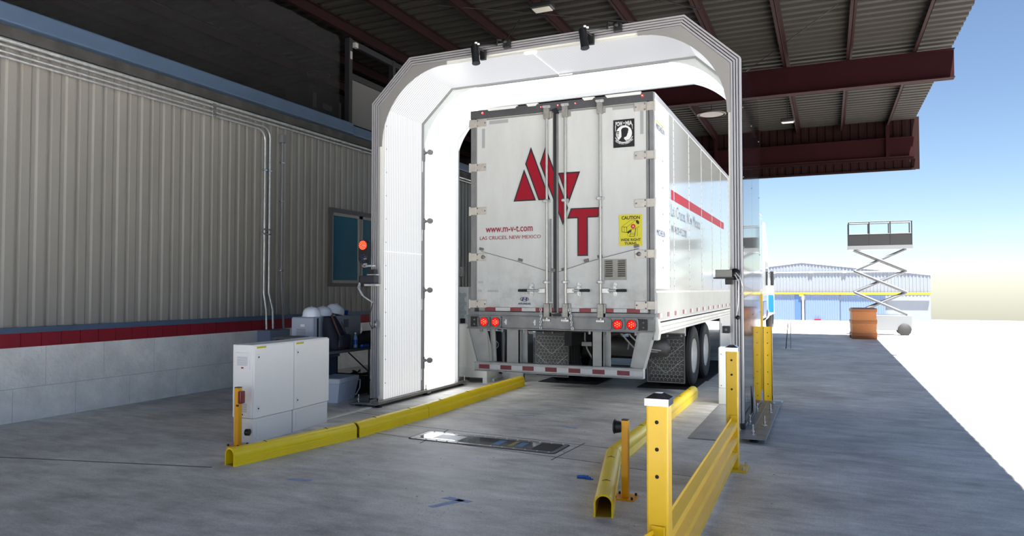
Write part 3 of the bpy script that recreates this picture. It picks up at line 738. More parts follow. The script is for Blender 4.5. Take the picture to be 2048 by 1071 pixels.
mb = MB(); text(mb, 'HYUNDAI', -.56, -.385, 1.41, 1.437, fx, bold=.03)
mb.strip([(-.472+.062*math.cos(a*PI/12),1.483+.031*math.sin(a*PI/12)) for a in range(25)], [(-.472+.054*math.cos(a*PI/12),1.483+.025*math.sin(a*PI/12)) for a in range(25)], XZ, -.0075, -.0065)
mb.prism([(-.515,1.463),(-.495,1.463),(-.478,1.505),(-.492,1.507)], XZ, -.0075,-.0065); mb.prism([(-.455,1.459),(-.44,1.463),(-.43,1.503),(-.448,1.505)], XZ, -.0075,-.0065); mb.prism([(-.49,1.479),(-.447,1.481),(-.45,1.489),(-.487,1.487)], XZ, -.0075,-.0065)
mb.build('maker_badge', M_decblue, TR)
mb = MB()
for a,b,c,d in ((-1.0,-.714,3.893,3.942),(-1.112,-1.066,3.572,3.84),(.752,1.04,3.917,3.958),(1.113,1.155,3.575,3.90)): mb.box(a,b,-.002,0,c,d)
mb.each('grey_tape_strip', M_greytape, TR)
# faint scuffs and stencils low on the doors
mb = MB(); mb.box(.0,.05,-.0075,-.0065,1.535,1.55); mb.box(-1.17,-1.09,-.0075,-.0065,1.70,1.73); mb.box(-1.17,-1.11,-.0075,-.0065,1.58,1.61); [mb.box(-1.02+.028*k,-1.0+.028*k,-.0075,-.0065,1.58,1.605) for k in range(6)]
mb.build('faded_stencil', mat('faded_grey', (176,178,178), .5), TR)
# warning sign, yellow
sg = MB().box(.838,1.13,-.0085,-.006,2.166,2.563).build('caution_sign', mat('sign_yellow', (214,204,14), .4), TR)
fs = lambda u,w: (u,-.0098,w)
mb = MB(); text(mb,'CAUTION',.868,1.105,2.50,2.545,fs,bold=.035); text(mb,'WIDE RIGHT',.855,1.115,2.225,2.26,fs,bold=.03); text(mb,'TURNS',.905,1.06,2.18,2.213,fs,bold=.03)
def ln(mb,p,q,w=.004,y=-.0098):
    p=Vector(p);q=Vector(q);n=Vector((-(q-p).y,(q-p).x)).normalized()*w/2
    mb.add([(a.x,y,a.y) for a in (p-n,q-n,q+n,p+n)],[(0,1,2,3)])
bx = [(.872,2.41),(.936,2.405),(.936,2.335),(.872,2.345)]
for i in range(4): ln(mb,bx[i],bx[(i+1)%4],.006)
ln(mb,(.904,2.407),(.904,2.34)); ln(mb,bx[0],(.985,2.49)); ln(mb,bx[1],(1.05,2.488)); ln(mb,(.985,2.49),(1.05,2.49))
ln(mb,(1.0,2.37),(.968,2.285),.005); ln(mb,(1.055,2.40),(1.035,2.285),.008); ln(mb,(.968,2.285),(1.035,2.285),.007); ln(mb,(.98,2.31),(1.04,2.31)); ln(mb,(.985,2.325),(1.04,2.325)); ln(mb,(.995,2.375),(1.05,2.378),.005); ln(mb,(.995,2.37),(.975,2.30)); ln(mb,(1.075,2.40),(1.072,2.285)); ln(mb,(1.075,2.40),(1.10,2.405)); ln(mb,(.948,2.33),(.948,2.28),.003)
mb.prism([(1.055,2.49),(1.08,2.487),(1.098,2.462),(1.09,2.435),(1.072,2.44),(1.055,2.46)], XZ, -.0098,-.0088); mb.prism([(.935,2.34),(.955,2.32),(.99,2.345),(.985,2.375),(.965,2.36)], XZ, -.0098,-.0088)
mb.build('sign_print', M_decblack, sg)
mb = MB(); st=[]
for k in range(24): r_ = .034 if k%2 else .026; st.append((1.018+r_*math.cos(k*PI/12),2.412+r_*math.sin(k*PI/12)))
mb.prism(st, XZ, -.0105,-.0088); mb.build('red_burst', mat('burst', (190,30,30), .4), sg)
MB().prism(arc(1.018,2.412,.010,0,360,10)[:-1], XZ, -.0115,-.0104).build('burst_centre', mat('burst_c', (250,190,170), .4), sg)
# black memorial poster
ps = MB().box(.766,1.040,-.0085,-.006,3.425,3.782).build('memorial_poster', M_decblack, TR)
mb = MB(); text(mb,'POW',.795,.888,3.70,3.758,fs,bold=.03); text(mb,'MIA',.925,1.012,3.70,3.758,fs,bold=.03)
star=[]
for k in range(10): r_=.014 if k%2==0 else .006; star.append((.906+r_*math.sin(k*PI/5),3.735+r_*math.cos(k*PI/5)))
mb.prism(star, XZ, -.0098,-.0088)
mb.prism([(.790,3.705),(.799,3.705),(.797,3.64),(.792,3.63)], XZ, -.0098,-.0088); mb.prism([(1.008,3.71),(1.017,3.71),(1.016,3.645),(1.012,3.65)], XZ, -.0098,-.0088)
mb.prism(arc(.905,3.60,.104,0,360,36)[:-1], XZ, -.0098,-.0088)
mb.strip(arc(.905,3.61,.128,205,335,14), arc(.905,3.61,.119,205,335,14), XZ, -.0098,-.0088)
vs_, fs_ = text_polys('YOU ARE NOT FORGOTTEN', .03)
mb.add([(.905+(.162-.022*b)*math.cos(math.radians(222+96*a)), -.0098, 3.622+(.162-.022*b)*math.sin(math.radians(222+96*a))) for a,b in vs_], fs_)
mb.build('poster_print', M_decwhite, ps)
mb = MB(); mb.prism([(.835,3.515),(.872,3.56),(.872,3.60),(.868,3.65),(.885,3.672),(.925,3.678),(.958,3.665),(.965,3.64),(.958,3.625),(.957,3.605),(.948,3.592),(.945,3.575),(.93,3.555),(.91,3.553),(.905,3.535),(.935,3.50),(.905,3.492),(.865,3.498)], XZ, -.0108,-.0097)
mb.box(.812,.818,-.0108,-.0097,3.545,3.62); mb.box(.83,.836,-.0108,-.0097,3.56,3.62); mb.box(.806,.842,-.0108,-.0097,3.605,3.612); mb.prism([(.803,3.622),(.845,3.622),(.838,3.636),(.81,3.636)], XZ, -.0108,-.0097); mb.box(.93,.975,-.0108,-.0097,3.51,3.515)
mb.build('silhouette', M_decblack, ps)
# conspicuity strip under doors
mb = MB()
x = -1.17
segs = [(-1.06,-.90,0),(-.90,-.68,1),(-.68,-.51,0),(-.51,-.31,1),(-.31,-.13,0),(-.11,-.04,0),(.0,.12,0),(.16,.30,1),(.30,.46,0),(.46,.54,1),(.62,.76,0),(.76,.93,1),(.93,1.10,0),(1.10,1.2,1)]
for a,b,k in segs: mb.box(a,b,-.009,0,1.322,1.368,k)
mb.build('reflective_tape', [M_reflred, M_reflwhite], TR)
# rear sill / bumper beam
mb = MB(); mb.prism([(-HW-.03,1.31),(HW+.02,1.31),(HW+.0,1.25),(-HW-.02,1.25)], XZ, -.03,.16); mb.box(-HW-.03,HW,-.055,-.02,1.245,1.262,0,.004)
mb.box(-HW-.03,HW-.0,-.03,.10,1.09,1.25); mb.box(-HW-.03,HW,-.06,-.02,1.075,1.095,0,.004)
beam = mb.build('rear_sill', mat('sill_steel', (128,130,132), .42, .55, .3, 4, .05, 30), TR)
mb = MB(); mb.prism([(HW-.03,1.30),(HW+.03,1.24),(HW+.05,1.10),(HW+.03,.98),(HW-.02,.98)], XZ, .02,.16); mb.build('corner_plate', mat('corner_alu', (214,214,210), .4, .3), TR)
for s,ls in ((-1,(-1.059,-.885)),(1,(.818,1.0))):
    a,b = (min(ls)-.09, max(ls)+.09)
    mb = MB()
    for u0,u1,w0,w1 in ((a,b,1.235,1.25),(a,b,1.095,1.11),(a,a+.012,1.1,1.25),(b-.012,b,1.1,1.25),((ls[0]+ls[1])/2-.006,(ls[0]+ls[1])/2+.006,1.1,1.25)): mb.box(u0,u1,-.058,-.028,w0,w1)
    hb = mb.build('lamp_box', M_alud, TR)
    for x in ls:
        mb = MB(); mb.lathe([(.058,-.052),(.066,-.045),(.068,-.03)], (x,0,1.172), 'y', 26); rg = mb.build('lamp_ring', mat('ring_grey', (130,126,122), .5), hb)
        mb = MB(); mb.lathe([(0,-.056),(.048,-.054),(.058,-.046),(.058,-.03)], (x,0,1.172), 'y', 26); mb.build('red_lamp', M_redlamp, rg)
        mb = MB()
        for k in range(7):
            rr = 0 if k == 6 else .03; mb.lathe([(0,-.004),(.007,-.002),(.007,0)], (x+rr*math.cos(k*PI/3+.5),-.056,1.172+rr*math.sin(k*PI/3+.5)), 'y', 8)
        mb.build('led_dots', M_redhot, rg)
    cx = -1.20 if s < 0 else 1.15
    MB().box(cx-.06,cx+.05,-.05,-.028,1.105,1.24,0,.004).build('plate_light', M_black, TR)
    mb = MB(); [mb.lathe([(0,-.02),(.012,-.016),(.013,0)], (cx,-.045,z), 'y', 10) for z in (1.14,1.20)]; mb.each('plate_bulb', M_alud, TR)
for x in (-.75,-.33):
    mb = MB(); mb.lathe([(0,-.01),(.012,-.008),(.014,0)], (x,-.03,1.175), 'y', 10); mb.box(x+.01,x+.03,-.04,-.03,1.14,1.21); mb.each('sill_stud', M_decwhite, TR)
# chains
for cx, dx in ((-.215,.0),(.185,.02)):
    mb = MB()
    for k in range(7):
        z = 1.35-k*.04; x = cx+dx*k/3+.004*math.sin(k)
        el = [(x+(.011 if k%2==0 else .004)*math.cos(a*PI/5), -.066+(.004 if k%2==0 else .010)*math.cos(a*PI/5), z+.027*math.sin(a*PI/5)) for a in range(11)]
        mb.tube(el, .0045, 5, cap=False)
    mb.build('door_chain', M_bolt, TR)
# under-ride guard
mb = MB(); mb.box(-1.205,1.15,-.05,.04,.505,.625,0,.012); mb.box(-1.205,1.15,-.065,.04,.615,.63,0,.004); mb.box(-1.205,1.15,-.06,.04,.50,.512,0,.004); gd = mb.build('underride_guard', mat('guard_alu', (170,171,170), .42, .5, .2, 6), TR)
mb = MB(); a = -1.13; k = 0
while a < 1.12: mb.box(a,min(a+.16,1.14),-.0525,-.049,.535,.592,k%2); a += .162; k += 1
mb.build('reflective_tape', [mat('refl_red_worn', (128,34,54), .4, 0, .25, 14), M_reflwhite], gd)
for x0,x1 in ((-.74,-.49),(.47,.67)):
    mb = MB(); mb.box(x0,x1-.05,-.02,-.005,.62,1.09); mb.box(x1-.065,x1-.05,-.02,.10,.62,1.09); mb.box(x0,x0+.015,-.02,.10,.62,1.09); mb.box(x1-.05,x1+.02,.08,.1,.62,1.09); mb.build('guard_upright', mat('upright_alu', (150,151,150), .45, .5, .15, 5), TR)
for pts in ([(-1.30,1.08),(-1.02,1.08),(-.98,.63),(-1.17,.63)],[(1.10,1.08),(HW-.02,1.08),(1.13,.61),(1.0,.61)]):
    mb = MB(); mb.prism(pts, XZ, -.03, -.015); e = pts[1:3] if pts[0][0] < 0 else [pts[0],pts[3]]
    mb.prism([e[0],(e[0][0]+(.08 if pts[0][0]<0 else -.05),e[0][1]),(e[1][0]+(.06 if pts[0][0]<0 else -.05),e[1][1]),e[1]], XZ, .06, .08)
    e2 = [pts[0],pts[3]] if pts[0][0] < 0 else pts[1:3]
    mb.prism([e2[0],(e2[0][0]+.012,e2[0][1]),(e2[1][0]+.012,e2[1][1]),e2[1]], XZ, -.045, .12)
    mb.build('guard_brace', mat('brace_alu', (160,161,160), .42, .5, .15, 5), TR)
mb = MB()
for x in (-1.1,-.78,-.47,.45,.68,1.05): mb.cyl((x,-.045,1.04),(x,-.045,1.08),.018,8)
mb.each('sill_bolt', M_alud, TR)
# undercarriage
mb = MB()
for s in (-1,1): mb.box(s*.52-.06,s*.52+.06,1.9,7.5,.72,1.0)
for y in [.6+1.0*k for k in range(8)]: mb.box(-1.15,1.15,y,y+.06,1.02,1.14)
mb.box(-1.2,1.2,.3,16,1.12,1.2)
mb.each('chassis_frame', mat('chassis_black', (34,35,38), .6, .2), TR)
for y in (3.25,4.5):
    mb = MB(); mb.cyl((-1.0,y,.5),(1.0,y,.5),.075,14); mb.box(-.62,-.42,y-.3,y+.3,.5,.72); mb.box(.42,.62,y-.3,y+.3,.5,.72)
    mb.lathe([(0,-.2),(.12,-.16),(.12,.16),(0,.2)], (.1,y-.15,.62), 'x', 14); mb.build('axle', _M['chassis_black'], TR)
mb = MB(); mb.lathe([(0,-.55),(.14,-.5),(.15,0),(.14,.5),(0,.55)], (.55,1.9,.74), 'x', 20); mb.build('air_tank', mat('tank', (48,50,52), .5), TR)
for pts in ([(.55,.9,1.1),(.60,1.2,.9),(.68,1.5,.72),(.95,1.8,.68)],[(.66,.9,1.1),(.70,1.1,.95),(.8,1.5,.75),(1.0,1.8,.7)],[(.48,1.0,1.1),(.62,1.3,.85),(.50,1.7,.72)],[(.12,.8,1.1),(.05,1.0,.9),(.05,1.1,.75),(.1,1.2,.6)],[(.2,.8,1.1),(.18,1.1,.8),(.2,1.4,.7)]):
    MB().tube(pts, .011, 8).build('air_hose', mat('hose_grey', (128,128,126), .5), TR)
MB().box(.0,.15,1.0,1.12,.80,.86,0,.004).build('hose_bracket', M_alud, TR)
# wheels
def tyre(x, y, out):
    w = .27; R = .51
    prof = [(.29,-w/2+.02),(.36,-w/2),(.46,-w/2+.005),(.495,-w/2+.03)]
    k = 5
    for i in range(k):
        a = -w/2+.035+(w-.07)*i/k; b = -w/2+.035+(w-.07)*(i+1)/k
        prof += [(R,a+.004),(R,b-.012),(R-.014,b-.010),(R-.014,b-.001)]
    prof += [(.495,w/2-.03),(.46,w/2-.005),(.36,w/2),(.29,w/2-.02)]
    mb = MB(); mb.lathe(prof, (x,y,R+.012), 'x', 48); o = mb.build('tyre', M_rubber, TR)
    if out:
        s = out; mb = MB(); mb.lathe([(.295,s*.12),(.285,s*.10),(.27,s*.05),(.20,s*.02),(.16,s*.035),(.15,s*.07),(.09,s*.09),(0,s*.09)], (x,y,R), 'x', 36)
        rim = mb.build('rim', mat('rim_white', (206,206,202), .4, 0, .12, 6), o)
    else:
        mb = MB(); mb.lathe([(.29,-.1),(.2,-.02),(0,-.02)], (x,y,R), 'x', 24); mb.build('rim', mat('rim_white', (206,206,202), .4), o)
for y in (3.25,4.5):
    for s in (-1,1):
        tyre(s*1.10, y, s); tyre(s*.78, y, 0)
# mud flaps
for x0,x1 in ((.66,1.25),(-1.22,-.63)):
    f = MB().box(x0,x1,2.25,2.262,.17,.94,0,.004).build('mud_flap', M_mud, TR)
    mb = MB(); hx_ = .052; rows = 12
    def hexl(cx, cz, r):
        pts = [(cx+r*math.cos(PI/6+k*PI/3), cz+r*math.sin(PI/6+k*PI/3)) for k in range(7)]
        if all(x0+.01 < p[0] < x1-.01 and .18 < p[1] < .86 for p in pts):
            for p,q in zip(pts[:3],pts[1:4]): ln(mb,p,q,.005,2.2485)
    rr = .036; dx_ = rr*math.sqrt(3); j = 0; z = .22
    while z < .86:
        x = x0+.04+(dx_/2 if j%2 else 0)
        while x < x1-.03: hexl(x,z,rr); x += dx_
        z += rr*1.5; j += 1
    xm = (x0+x1)/2
    for zb in (.32,.55): ln(mb,(x0+.02,zb+.22),(xm,zb),.009,2.248); ln(mb,(x1-.02,zb+.22),(xm,zb),.009,2.248)
    z = .30
    while z < .9: ln(mb,(x0+.03,z),(x1-.03,z),.003,2.2487); z += .022
    for p,q in (((x0+.012,.18),(x0+.012,.93)),((x1-.012,.18),(x1-.012,.93)),((x0+.01,.18),(x1-.01,.18)),((x0+.01,.93),(x1-.01,.93))): ln(mb,p,q,.006,2.2485)
    mb.build('flap_relief', M_mudrib, f)
    mb = MB(); [mb.lathe([(0,-.012),(.02,-.008),(.022,0)], (x,2.25,.9), 'y', 12) for x in (x0+.15,xm+.02,x1-.06)]; mb.each('flap_bolt', M_plastic, f)
    MB().box(x0-.05,x1,2.26,2.30,.9,1.04).build('flap_hanger', M_galv, f)
# skirt, landing gear
mb = MB(); mb.box(HW-.05,HW-.03,6.15,12.5,.38,1.06); mb.box(HW-.03,HW-.02,6.3,6.42,.72,.92); mb.build('side_skirt', mat('skirt_alu', (178,180,182), .4, .5, .1, 2), TR)
for s in (-1,1):
    mb = MB(); mb.box(s*.75-.06,s*.75+.06,13.4,13.52,.3,1.1); mb.build('landing_leg', M_galv, TR)

# ---- tractor
TK = thing('truck_tractor', 'white truck cab coupled ahead of the long trailer, seen past the arch', 'truck', (-3.26,25.7,0))
mb = MB(); mb.prism([(.0,.9),(.0,3.55),(.4,3.95),(1.6,4.0),(2.6,3.3),(3.1,2.6),(3.5,2.0),(5.8,1.75),(6.3,1.3),(6.3,.6),(.4,.6)], YZ, -1.22, 1.22); cab = mb.build('cab', M_white, TK)
mb = MB(); mb.box(1.215,1.225,1.7,2.9,1.75,2.6); mb.build('side_window', M_blackgl, cab)
MB().box(1.215,1.235,-.0,1.3,1.0,2.0).build('side_fairing', M_white, TK)
mb = MB(); mb.box(1.215,1.26,.1,1.5,.7,1.2,0,.03); mb.build('blue_fairing', mat('truck_blue', (24,100,190), .35), TK)
mb = MB(); mb.prism([(2.9,.75),(3.4,.75),(3.3,1.2),(2.9,1.40)], YZ, 1.2, 1.40); mb.build('blue_cover', mat('truck_blue', (24,100,190), .35), TK)
mb = MB(); mb.box(1.28,1.40,3.1,3.25,1.75,2.3,0,.03); mb.tube([(1.2,3.2,2.2),(1.34,3.2,2.3)], .015, 8); mb.build('mirror', M_black, TK)
mb = MB(); mb.lathe([(.33,.12),(.45,.13),(.52,.08),(.53,-.08),(.45,-.13),(.33,-.12)], (1.1,5.2,.53), 'x', 28); mb.lathe([(.33,.1),(.2,.06),(0,.1)], (1.1,5.2,.53), 'x', 24); mb.build('wheel', M_rubber, TK)
for y in (-.1,-1.3):
    mb = MB(); mb.lathe([(.33,.12),(.45,.13),(.52,.08),(.53,-.08),(.45,-.13),(.33,-.12)], (1.1,y,.53), 'x', 28); mb.lathe([(.33,-.1),(.2,-.06),(0,-.05)], (1.1,y,.53), 'x', 24); mb.build('wheel', M_rubber, TK)
mb = MB(); mb.lathe([(0,-.6),(.3,-.58),(.31,.58),(0,.6)], (.95,2.6,.72), 'y', 24); mb.build('fuel_tank', M_alu, TK)
mb = MB(); mb.box(-.5,.5,-2.2,5.5,.6,.95); mb.build('chassis', _M['chassis_black'], TK)

# ================================================================== GUARD RAIL
def guard_post(x, y, label, h=1.07):
    t = thing('guard_rail_post', label, 'post', (x,y,0), 0, 'yellow guard rail posts')
    MB().box(-.052,.052,-.052,.052,.015,h,0,.010).build('post', M_yelpost, t)
    mb = MB(); mb.box(-.13,.13,-.13,.13,0,.018,0,.004); mb.build('base_plate', M_yelpost, t)
    mb = MB(); w = .058
    mb.add([(-w,-w,h-.012),(w,-w,h-.012),(w,w,h-.012),(-w,w,h-.012),(-w,-w,h+.022),(w,-w,h+.022),(w,w,h+.022),(-w,w,h+.022),(-.02,-.02,h+.045),(.02,-.02,h+.045),(.02,.02,h+.045),(-.02,.02,h+.045)],
           [(3,2,1,0),(0,1,5,4),(1,2,6,5),(2,3,7,6),(3,0,4,7),(4,5,9,8),(5,6,10,9),(6,7,11,10),(7,4,8,11),(8,9,10,11)])
    mb.build('cap', mat('chrome_cap', (150,160,175), .12, .95), t)
    mb = MB(); [mb.lathe([(0,-.0535),(.0095,-.0535),(.0095,-.051)], (0.0,0,z), 'y', 12) for z in (h-.09,h-.22,h-.35)]; mb.each('bolt_hole', M_dark, t)
    for sx in (-1,1):
        for sy in (-1,1): MB().xf(Matrix()).cyl((sx*.1,sy*.1,.018),(sx*.1,sy*.1,.045),.012,6).build('anchor_bolt', M_bolt, t)
    return t
GP = [(-.76,3.52),(-.80,6.80)]
guard_post(*GP[0], 'tall yellow guard post with chrome cap standing nearest the camera')
guard_post(*GP[1], 'tall yellow guard post at the far end of the ribbed rail', 1.07)
def rail(p, q, label, name='guard_rail'):
    p = Vector((*p,0)); q = Vector((*q,0)); L = (q-p).length; ang = math.atan2((q-p).y,(q-p).x)
    t = thing(name, label, 'guard rail', tuple(p), ang, 'ribbed yellow guard rails')
    # three-wave profile (offset, z)
    prof = []
    z0, z1 = .075, .475; n = 3; pr = (z1-z0)/n
    for i in range(n):
        a = z0+i*pr
        prof += [(.0,a),(.0,a+pr*.16),(.045,a+pr*.34),(.045,a+pr*.66),(.0,a+pr*.84)]
    prof += [(.0,z1)]
    mb = MB(); back = [(a-.006,b) for a,b in prof]
    f = lambda a,b,d: (d, -a, b)
    mb.strip(prof, back, f, .075, L-.075); mb.build('rail_beam', M_yelpost, t)
    for x in (.056, L-.064): MB().box(x,x+.008,-.05,.02,.06,.49,0,.003).build('end_plate', M_yelpost, t)
    return t
rail(GP[0], GP[1], 'three-ribbed yellow guard rail running low between the two capped posts')
p2 = (-1.02,2.15)
rail(p2, GP[0], 'yellow guard rail leaving the nearest post toward the camera')
# far pair of shielding posts
t = thing('channel_post', 'far yellow channel post with bolt holes at the black arch corner', 'post', (-.80,10.98,0))
def chan(t, h):
    mb = MB(); mb.box(-.06,.06,-.01,.0,.02,h); mb.box(-.06,-.052,-.01,.08,.02,h); mb.box(.052,.06,-.01,.08,.02,h); mb.build('post', M_yelpost, t)
    mb = MB(); mb.box(-.06,.20,-.06,.10,.0,.02,0,.003); mb.build('base_plate', M_galv, t)
    mb = MB(); [mb.lathe([(0,-.012),(.008,-.012),(.008,-.009)], (0,0,h*k), 'y', 10) for k in (.08,.24,.4,.62,.78,.92)]; mb.each('bolt_hole', M_dark, t)
chan(t, 1.08)
t = thing('tall_marker_post', 'thin tall yellow post rising behind the black arch side', 'post', (-.985,12.3,0))
MB().box(-.022,.022,-.022,.022,0,1.54,0,.004).build('post', M_yelpost, t); MB().box(-.08,.08,-.08,.08,0,.015).build('base_plate', M_yelpost, t)

# ================================================================== WHEEL GUIDES
def guide(a, b, label, wd=.14, cap0=True, cap1=False):
    a = Vector((*a,0)); b = Vector((*b,0)); L = (b-a).length; ang = math.atan2((b-a).y,(b-a).x)
    t = thing('wheel_guide', label, 'wheel guide', tuple(a), ang, 'yellow wheel guide sections')
    h = .165; r = wd/2
    def prof(off):
        P = [(-r+off,0.0)]
        nr = 6
        for i in range(nr):   # fine ribs low on the side
            z = .012+.011*i; P += [(-r+off,z),(-r+off+(.0025 if off == 0 else 0),z+.004)]
        P += [(p[0],p[1]) for p in arc(0,h-r,r-off,180,0,14)]
        for i in reversed(range(nr)):
            z = .012+.011*i; P += [(r-off-(.0025 if off == 0 else 0),z+.004),(r-off,z)]
        P += [(r-off,0.0)]
        return P
    mb = MB(); f = lambda u,z,d: (d,u,z)
    mb.strip(prof(0), prof(.014), f, 0, L)
    o = mb.build('shell', M_yellow, t)
    mb = MB(); mb.box(.005,L-.005,-r+.012,r-.012,.0,.006); mb.build('floor_web', mat('guide_inside', (150,130,40), .6), t)
    if cap1: MB().prism(prof(.002), f, L-.01, L+.002).build('end_cap', M_yellow, t)
    mb = MB(); k = max(2,int(L/.75))
    for i in range(k):
        x = (i+.5)*L/k; mb.tube([(x,-.03,h+.001-.010),(x,0,h+.0015),(x,.03,h+.001-.010)], .006, 6)
    mb.each('drain_slot', mat('slot_dark', (110,98,20), .7), t)
    return t
guide((-5.04,5.05), (-4.765,6.54), 'angled yellow wheel guide with open end beside the grey cabinets')
guide((-4.765,6.58), (-4.70,7.95), 'ribbed yellow wheel guide, second section from the open left end')
guide((-4.70,7.96), (-4.745,11.2), 'smooth yellow wheel guide running along foot of the lit arch wall', cap1=True)
guide((-1.475,4.98), (-1.83,6.50), 'short angled yellow wheel guide with open arched end facing the camera')
guide((-1.835,6.53), (-1.87,11.05), 'long yellow wheel guide pointing at the trailer wheels on the right', cap1=True)

# ---- amber sensor posts
def amber(x, y, h, label, w=.052):
    t = thing('sensor_post', label, 'post', (x,y,0), 0, 'amber square sensor posts')
    MB().box(-w/2,w/2,-w/2,w/2,.01,h,0,.003).build('post', M_orange, t)
    MB().box(-w/2+.001,w/2-.001,-w/2+.001,w/2-.001,h,h+.008).build('cap', M_black, t)
    MB().box(-.085,.085,-.085,.085,0,.010).build('base_plate', M_orange, t)
    for sx in (-1,1):
        for sy in (-1,1): MB().cyl((sx*.065,sy*.065,.01),(sx*.065,sy*.065,.028),.010,6).each('bolt', M_black, t)
    return t
t = amber(-1.455, 5.52, .60, 'slim amber post with black horn sensor beside right wheel guide')
MB().tube([(-.025,0,.545),(-.045,0,.545),(-.075,-.005,.545)], [.038,.045,.05], 20).build('horn', M_black, t)
mb = MB(); mb.lathe([(.05,-.0),(.058,-.012),(.052,-.014),(.02,-.0)], (-.075,-.0,.545), 'x', 20); mb.build('horn_rim', M_black, t)
t = amber(-5.60, 5.72, .60, 'slim amber post with dark red reflector in front of the cabinets', .055)
MB().box(.024,.07,-.035,.03,.44,.57,0,.012).build('reflector', M_redlens, t)
MB().box(.0,.035,-.0295,-.0265,.41,.43).build('switch', M_black, t)
mb = MB(); mb.tube([(.03,.08,.13),(.07,.09,.13)], .035, 14); mb.build('cable_gland', M_black, t)

# ================================================================== CONTROL CABINETS
def cabinet(loc, rz, w, label, side):
    t = thing('control_cabinet', label, 'cabinet', loc, rz, 'pale grey control cabinets')
    # local: y along the row, x = front (+)
    MB().box(-.28,-.012,0,w,.26,1.03,0,.006).build('body', M_cab, t)
    MB().box(-.275,-.01,.01,w-.008,.0,.255,0,.004).build('plinth', mat('plinth_enamel', (230,230,230), .45), t)
    mb = MB(); mb.box(-.01,-.006,.06,w-.06,.06,.22); [mb.lathe([(0,.004),(.006,.003),(.007,0)], (-.008,y,z), 'x', 8) for y in (.05,w-.05) for z in (.05,.215)]; mb.build('plinth_cover', mat('plinth_enamel', (230,230,230), .45), t)
    d = MB().box(-.012,.008,.006,w-.004,.262,1.02,0,.005).build('door', M_cab, t)
    for z in (.90,.36):
        h = MB().box(.008,.014,.045,.08,z-.034,z+.034,0,.003).build('lock', M_decwhite, d)
    mb = MB()
    for z in (.90,.36): mb.lathe([(0,.0165),(.009,.016),(.010,.013)], (0,.0625,z), 'x', 10)
    mb.each('keyhole', M_black, d)
    mb = MB(); [mb.box(.0088,.0093,.042+.013*k,.050+.013*k,.998,1.005) for k in range(10)]; mb.build('sticker_print', mat('sticker_text', (130,120,30), .5), d)['kind'] = 'stuff'
    MB().box(.008,.0088,.035,.18,.99,1.013).build('yellow_sticker', mat('sticker_yellow', (214,206,60), .5), d)
    if side:
        for z0,z1 in ((.77,.95),(.28,.45)):
            g = MB().box(-.23,-.05,-.012,0,z0,z1,0,.004).build('side_vent', M_cab, t)
            mb = MB(); [mb.box(-.21,-.075,-.0155,-.011,z0+.045+.012*k,z0+.050+.012*k) for k in range(8)]; mb.build('louvre', mat('louvre_grey', (170,176,190), .5), g)
            mb = MB(); mb.box(-.155,-.125,-.0155,-.011,z0+.012,z0+.026); mb.each('red_tag', M_red, g)
    return t
cabinet((-5.53,5.86,0), math.radians(1.0), .63, 'pale grey control cabinet with side vents, nearer the camera', True)
cabinet((-5.545,6.495,0), math.radians(4.5), .70, 'pale grey control cabinet standing nearer the lit arch', False)

# ---- things along the wall
def conduit(pts, r, label, name='conduit', clips=(), m=None, cat='conduit', grp='steel conduits on the siding'):
    o0 = Vector(pts[0]); t = thing(name, label, cat, tuple(o0), 0, grp)
    q = [Vector(p)-o0 for p in pts]
    MB().tube(q, r, 12).build('pipe', m or M_galv, t)
    for c in clips:
        c = Vector(c)-o0; MB().box(c.x-.035,c.x+.02,c.y-.04,c.y+.04,c.z-.015,c.z+.015,0,.004).build('strap', M_bolt, t)
    return t
cz = [4.60,4.53,4.46,4.40]
conduit([(-9.0,-4,cz[0]),(-9.0,26,cz[0]+.02)], .026, 'thick steel conduit along siding, topmost of the four under the gutter', clips=[(-9.0,8.6,cz[0]),(-9.0,11.9,cz[0])])
conduit([(-9.0,-4,cz[1]),(-9.0,26,cz[1]+.02)], .018, 'steel conduit along siding, second from the top under the gutter', clips=[(-9.0,8.6,cz[1]),(-9.0,12.6,cz[1])])
def drop(y, z, yb, label, bend):
    pts = [(-9.0,-4,z),(-9.0,y-.18,z)]+[(-9.0,y-.18+.18*math.sin(a),z-.18+.18*math.cos(a)) for a in (.4,.8,1.2,PI/2)]
    pts += [(-9.0,y,3.6),(-9.0,y,1.75),(-9.0,y+.0,1.55),(-8.97,y+bend,1.25),(-8.96,y+bend,.92)]
    conduit(pts, .017, label, clips=[(-9.0,y,3.7),(-9.0,y,2.66),(-9.0,y,2.58),(-9.0,8.6,z)])
drop(9.76, cz[3], 9.78, 'bright steel conduit bending down to pull box, left of the pair', .03)
drop(9.88, cz[2], 9.92, 'bright steel conduit bending down to pull box, right of the pair', .07)
t = conduit([(-9.0,10.20,4.28),(-9.0,10.20,1.9),(-9.0,10.22,1.5),(-8.98,10.27,.6)], .020, 'dull grey conduit drop with a square box on its upper end', clips=[(-9.0,10.2,3.2),(-9.0,10.2,1.95),(-9.0,10.2,3.9)], m=M_plastic)
MB().box(-.05,.04,-.05,.05,-.02,.13,0,.006).build('junction_box', M_plastic, t)
t = thing('pull_box', 'grey steel pull box low on the wall under the conduits', 'electrical box', (-8.9,9.86,.5))
MB().box(-.14,.14,-.2,.30,0,.41,0,.006).build('body', mat('box_bluegrey', (112,126,148), .45), t)
MB().box(.14,.148,-.19,.29,.01,.40,0,.003).build('cover', mat('box_bluegrey', (112,126,148), .45), t)

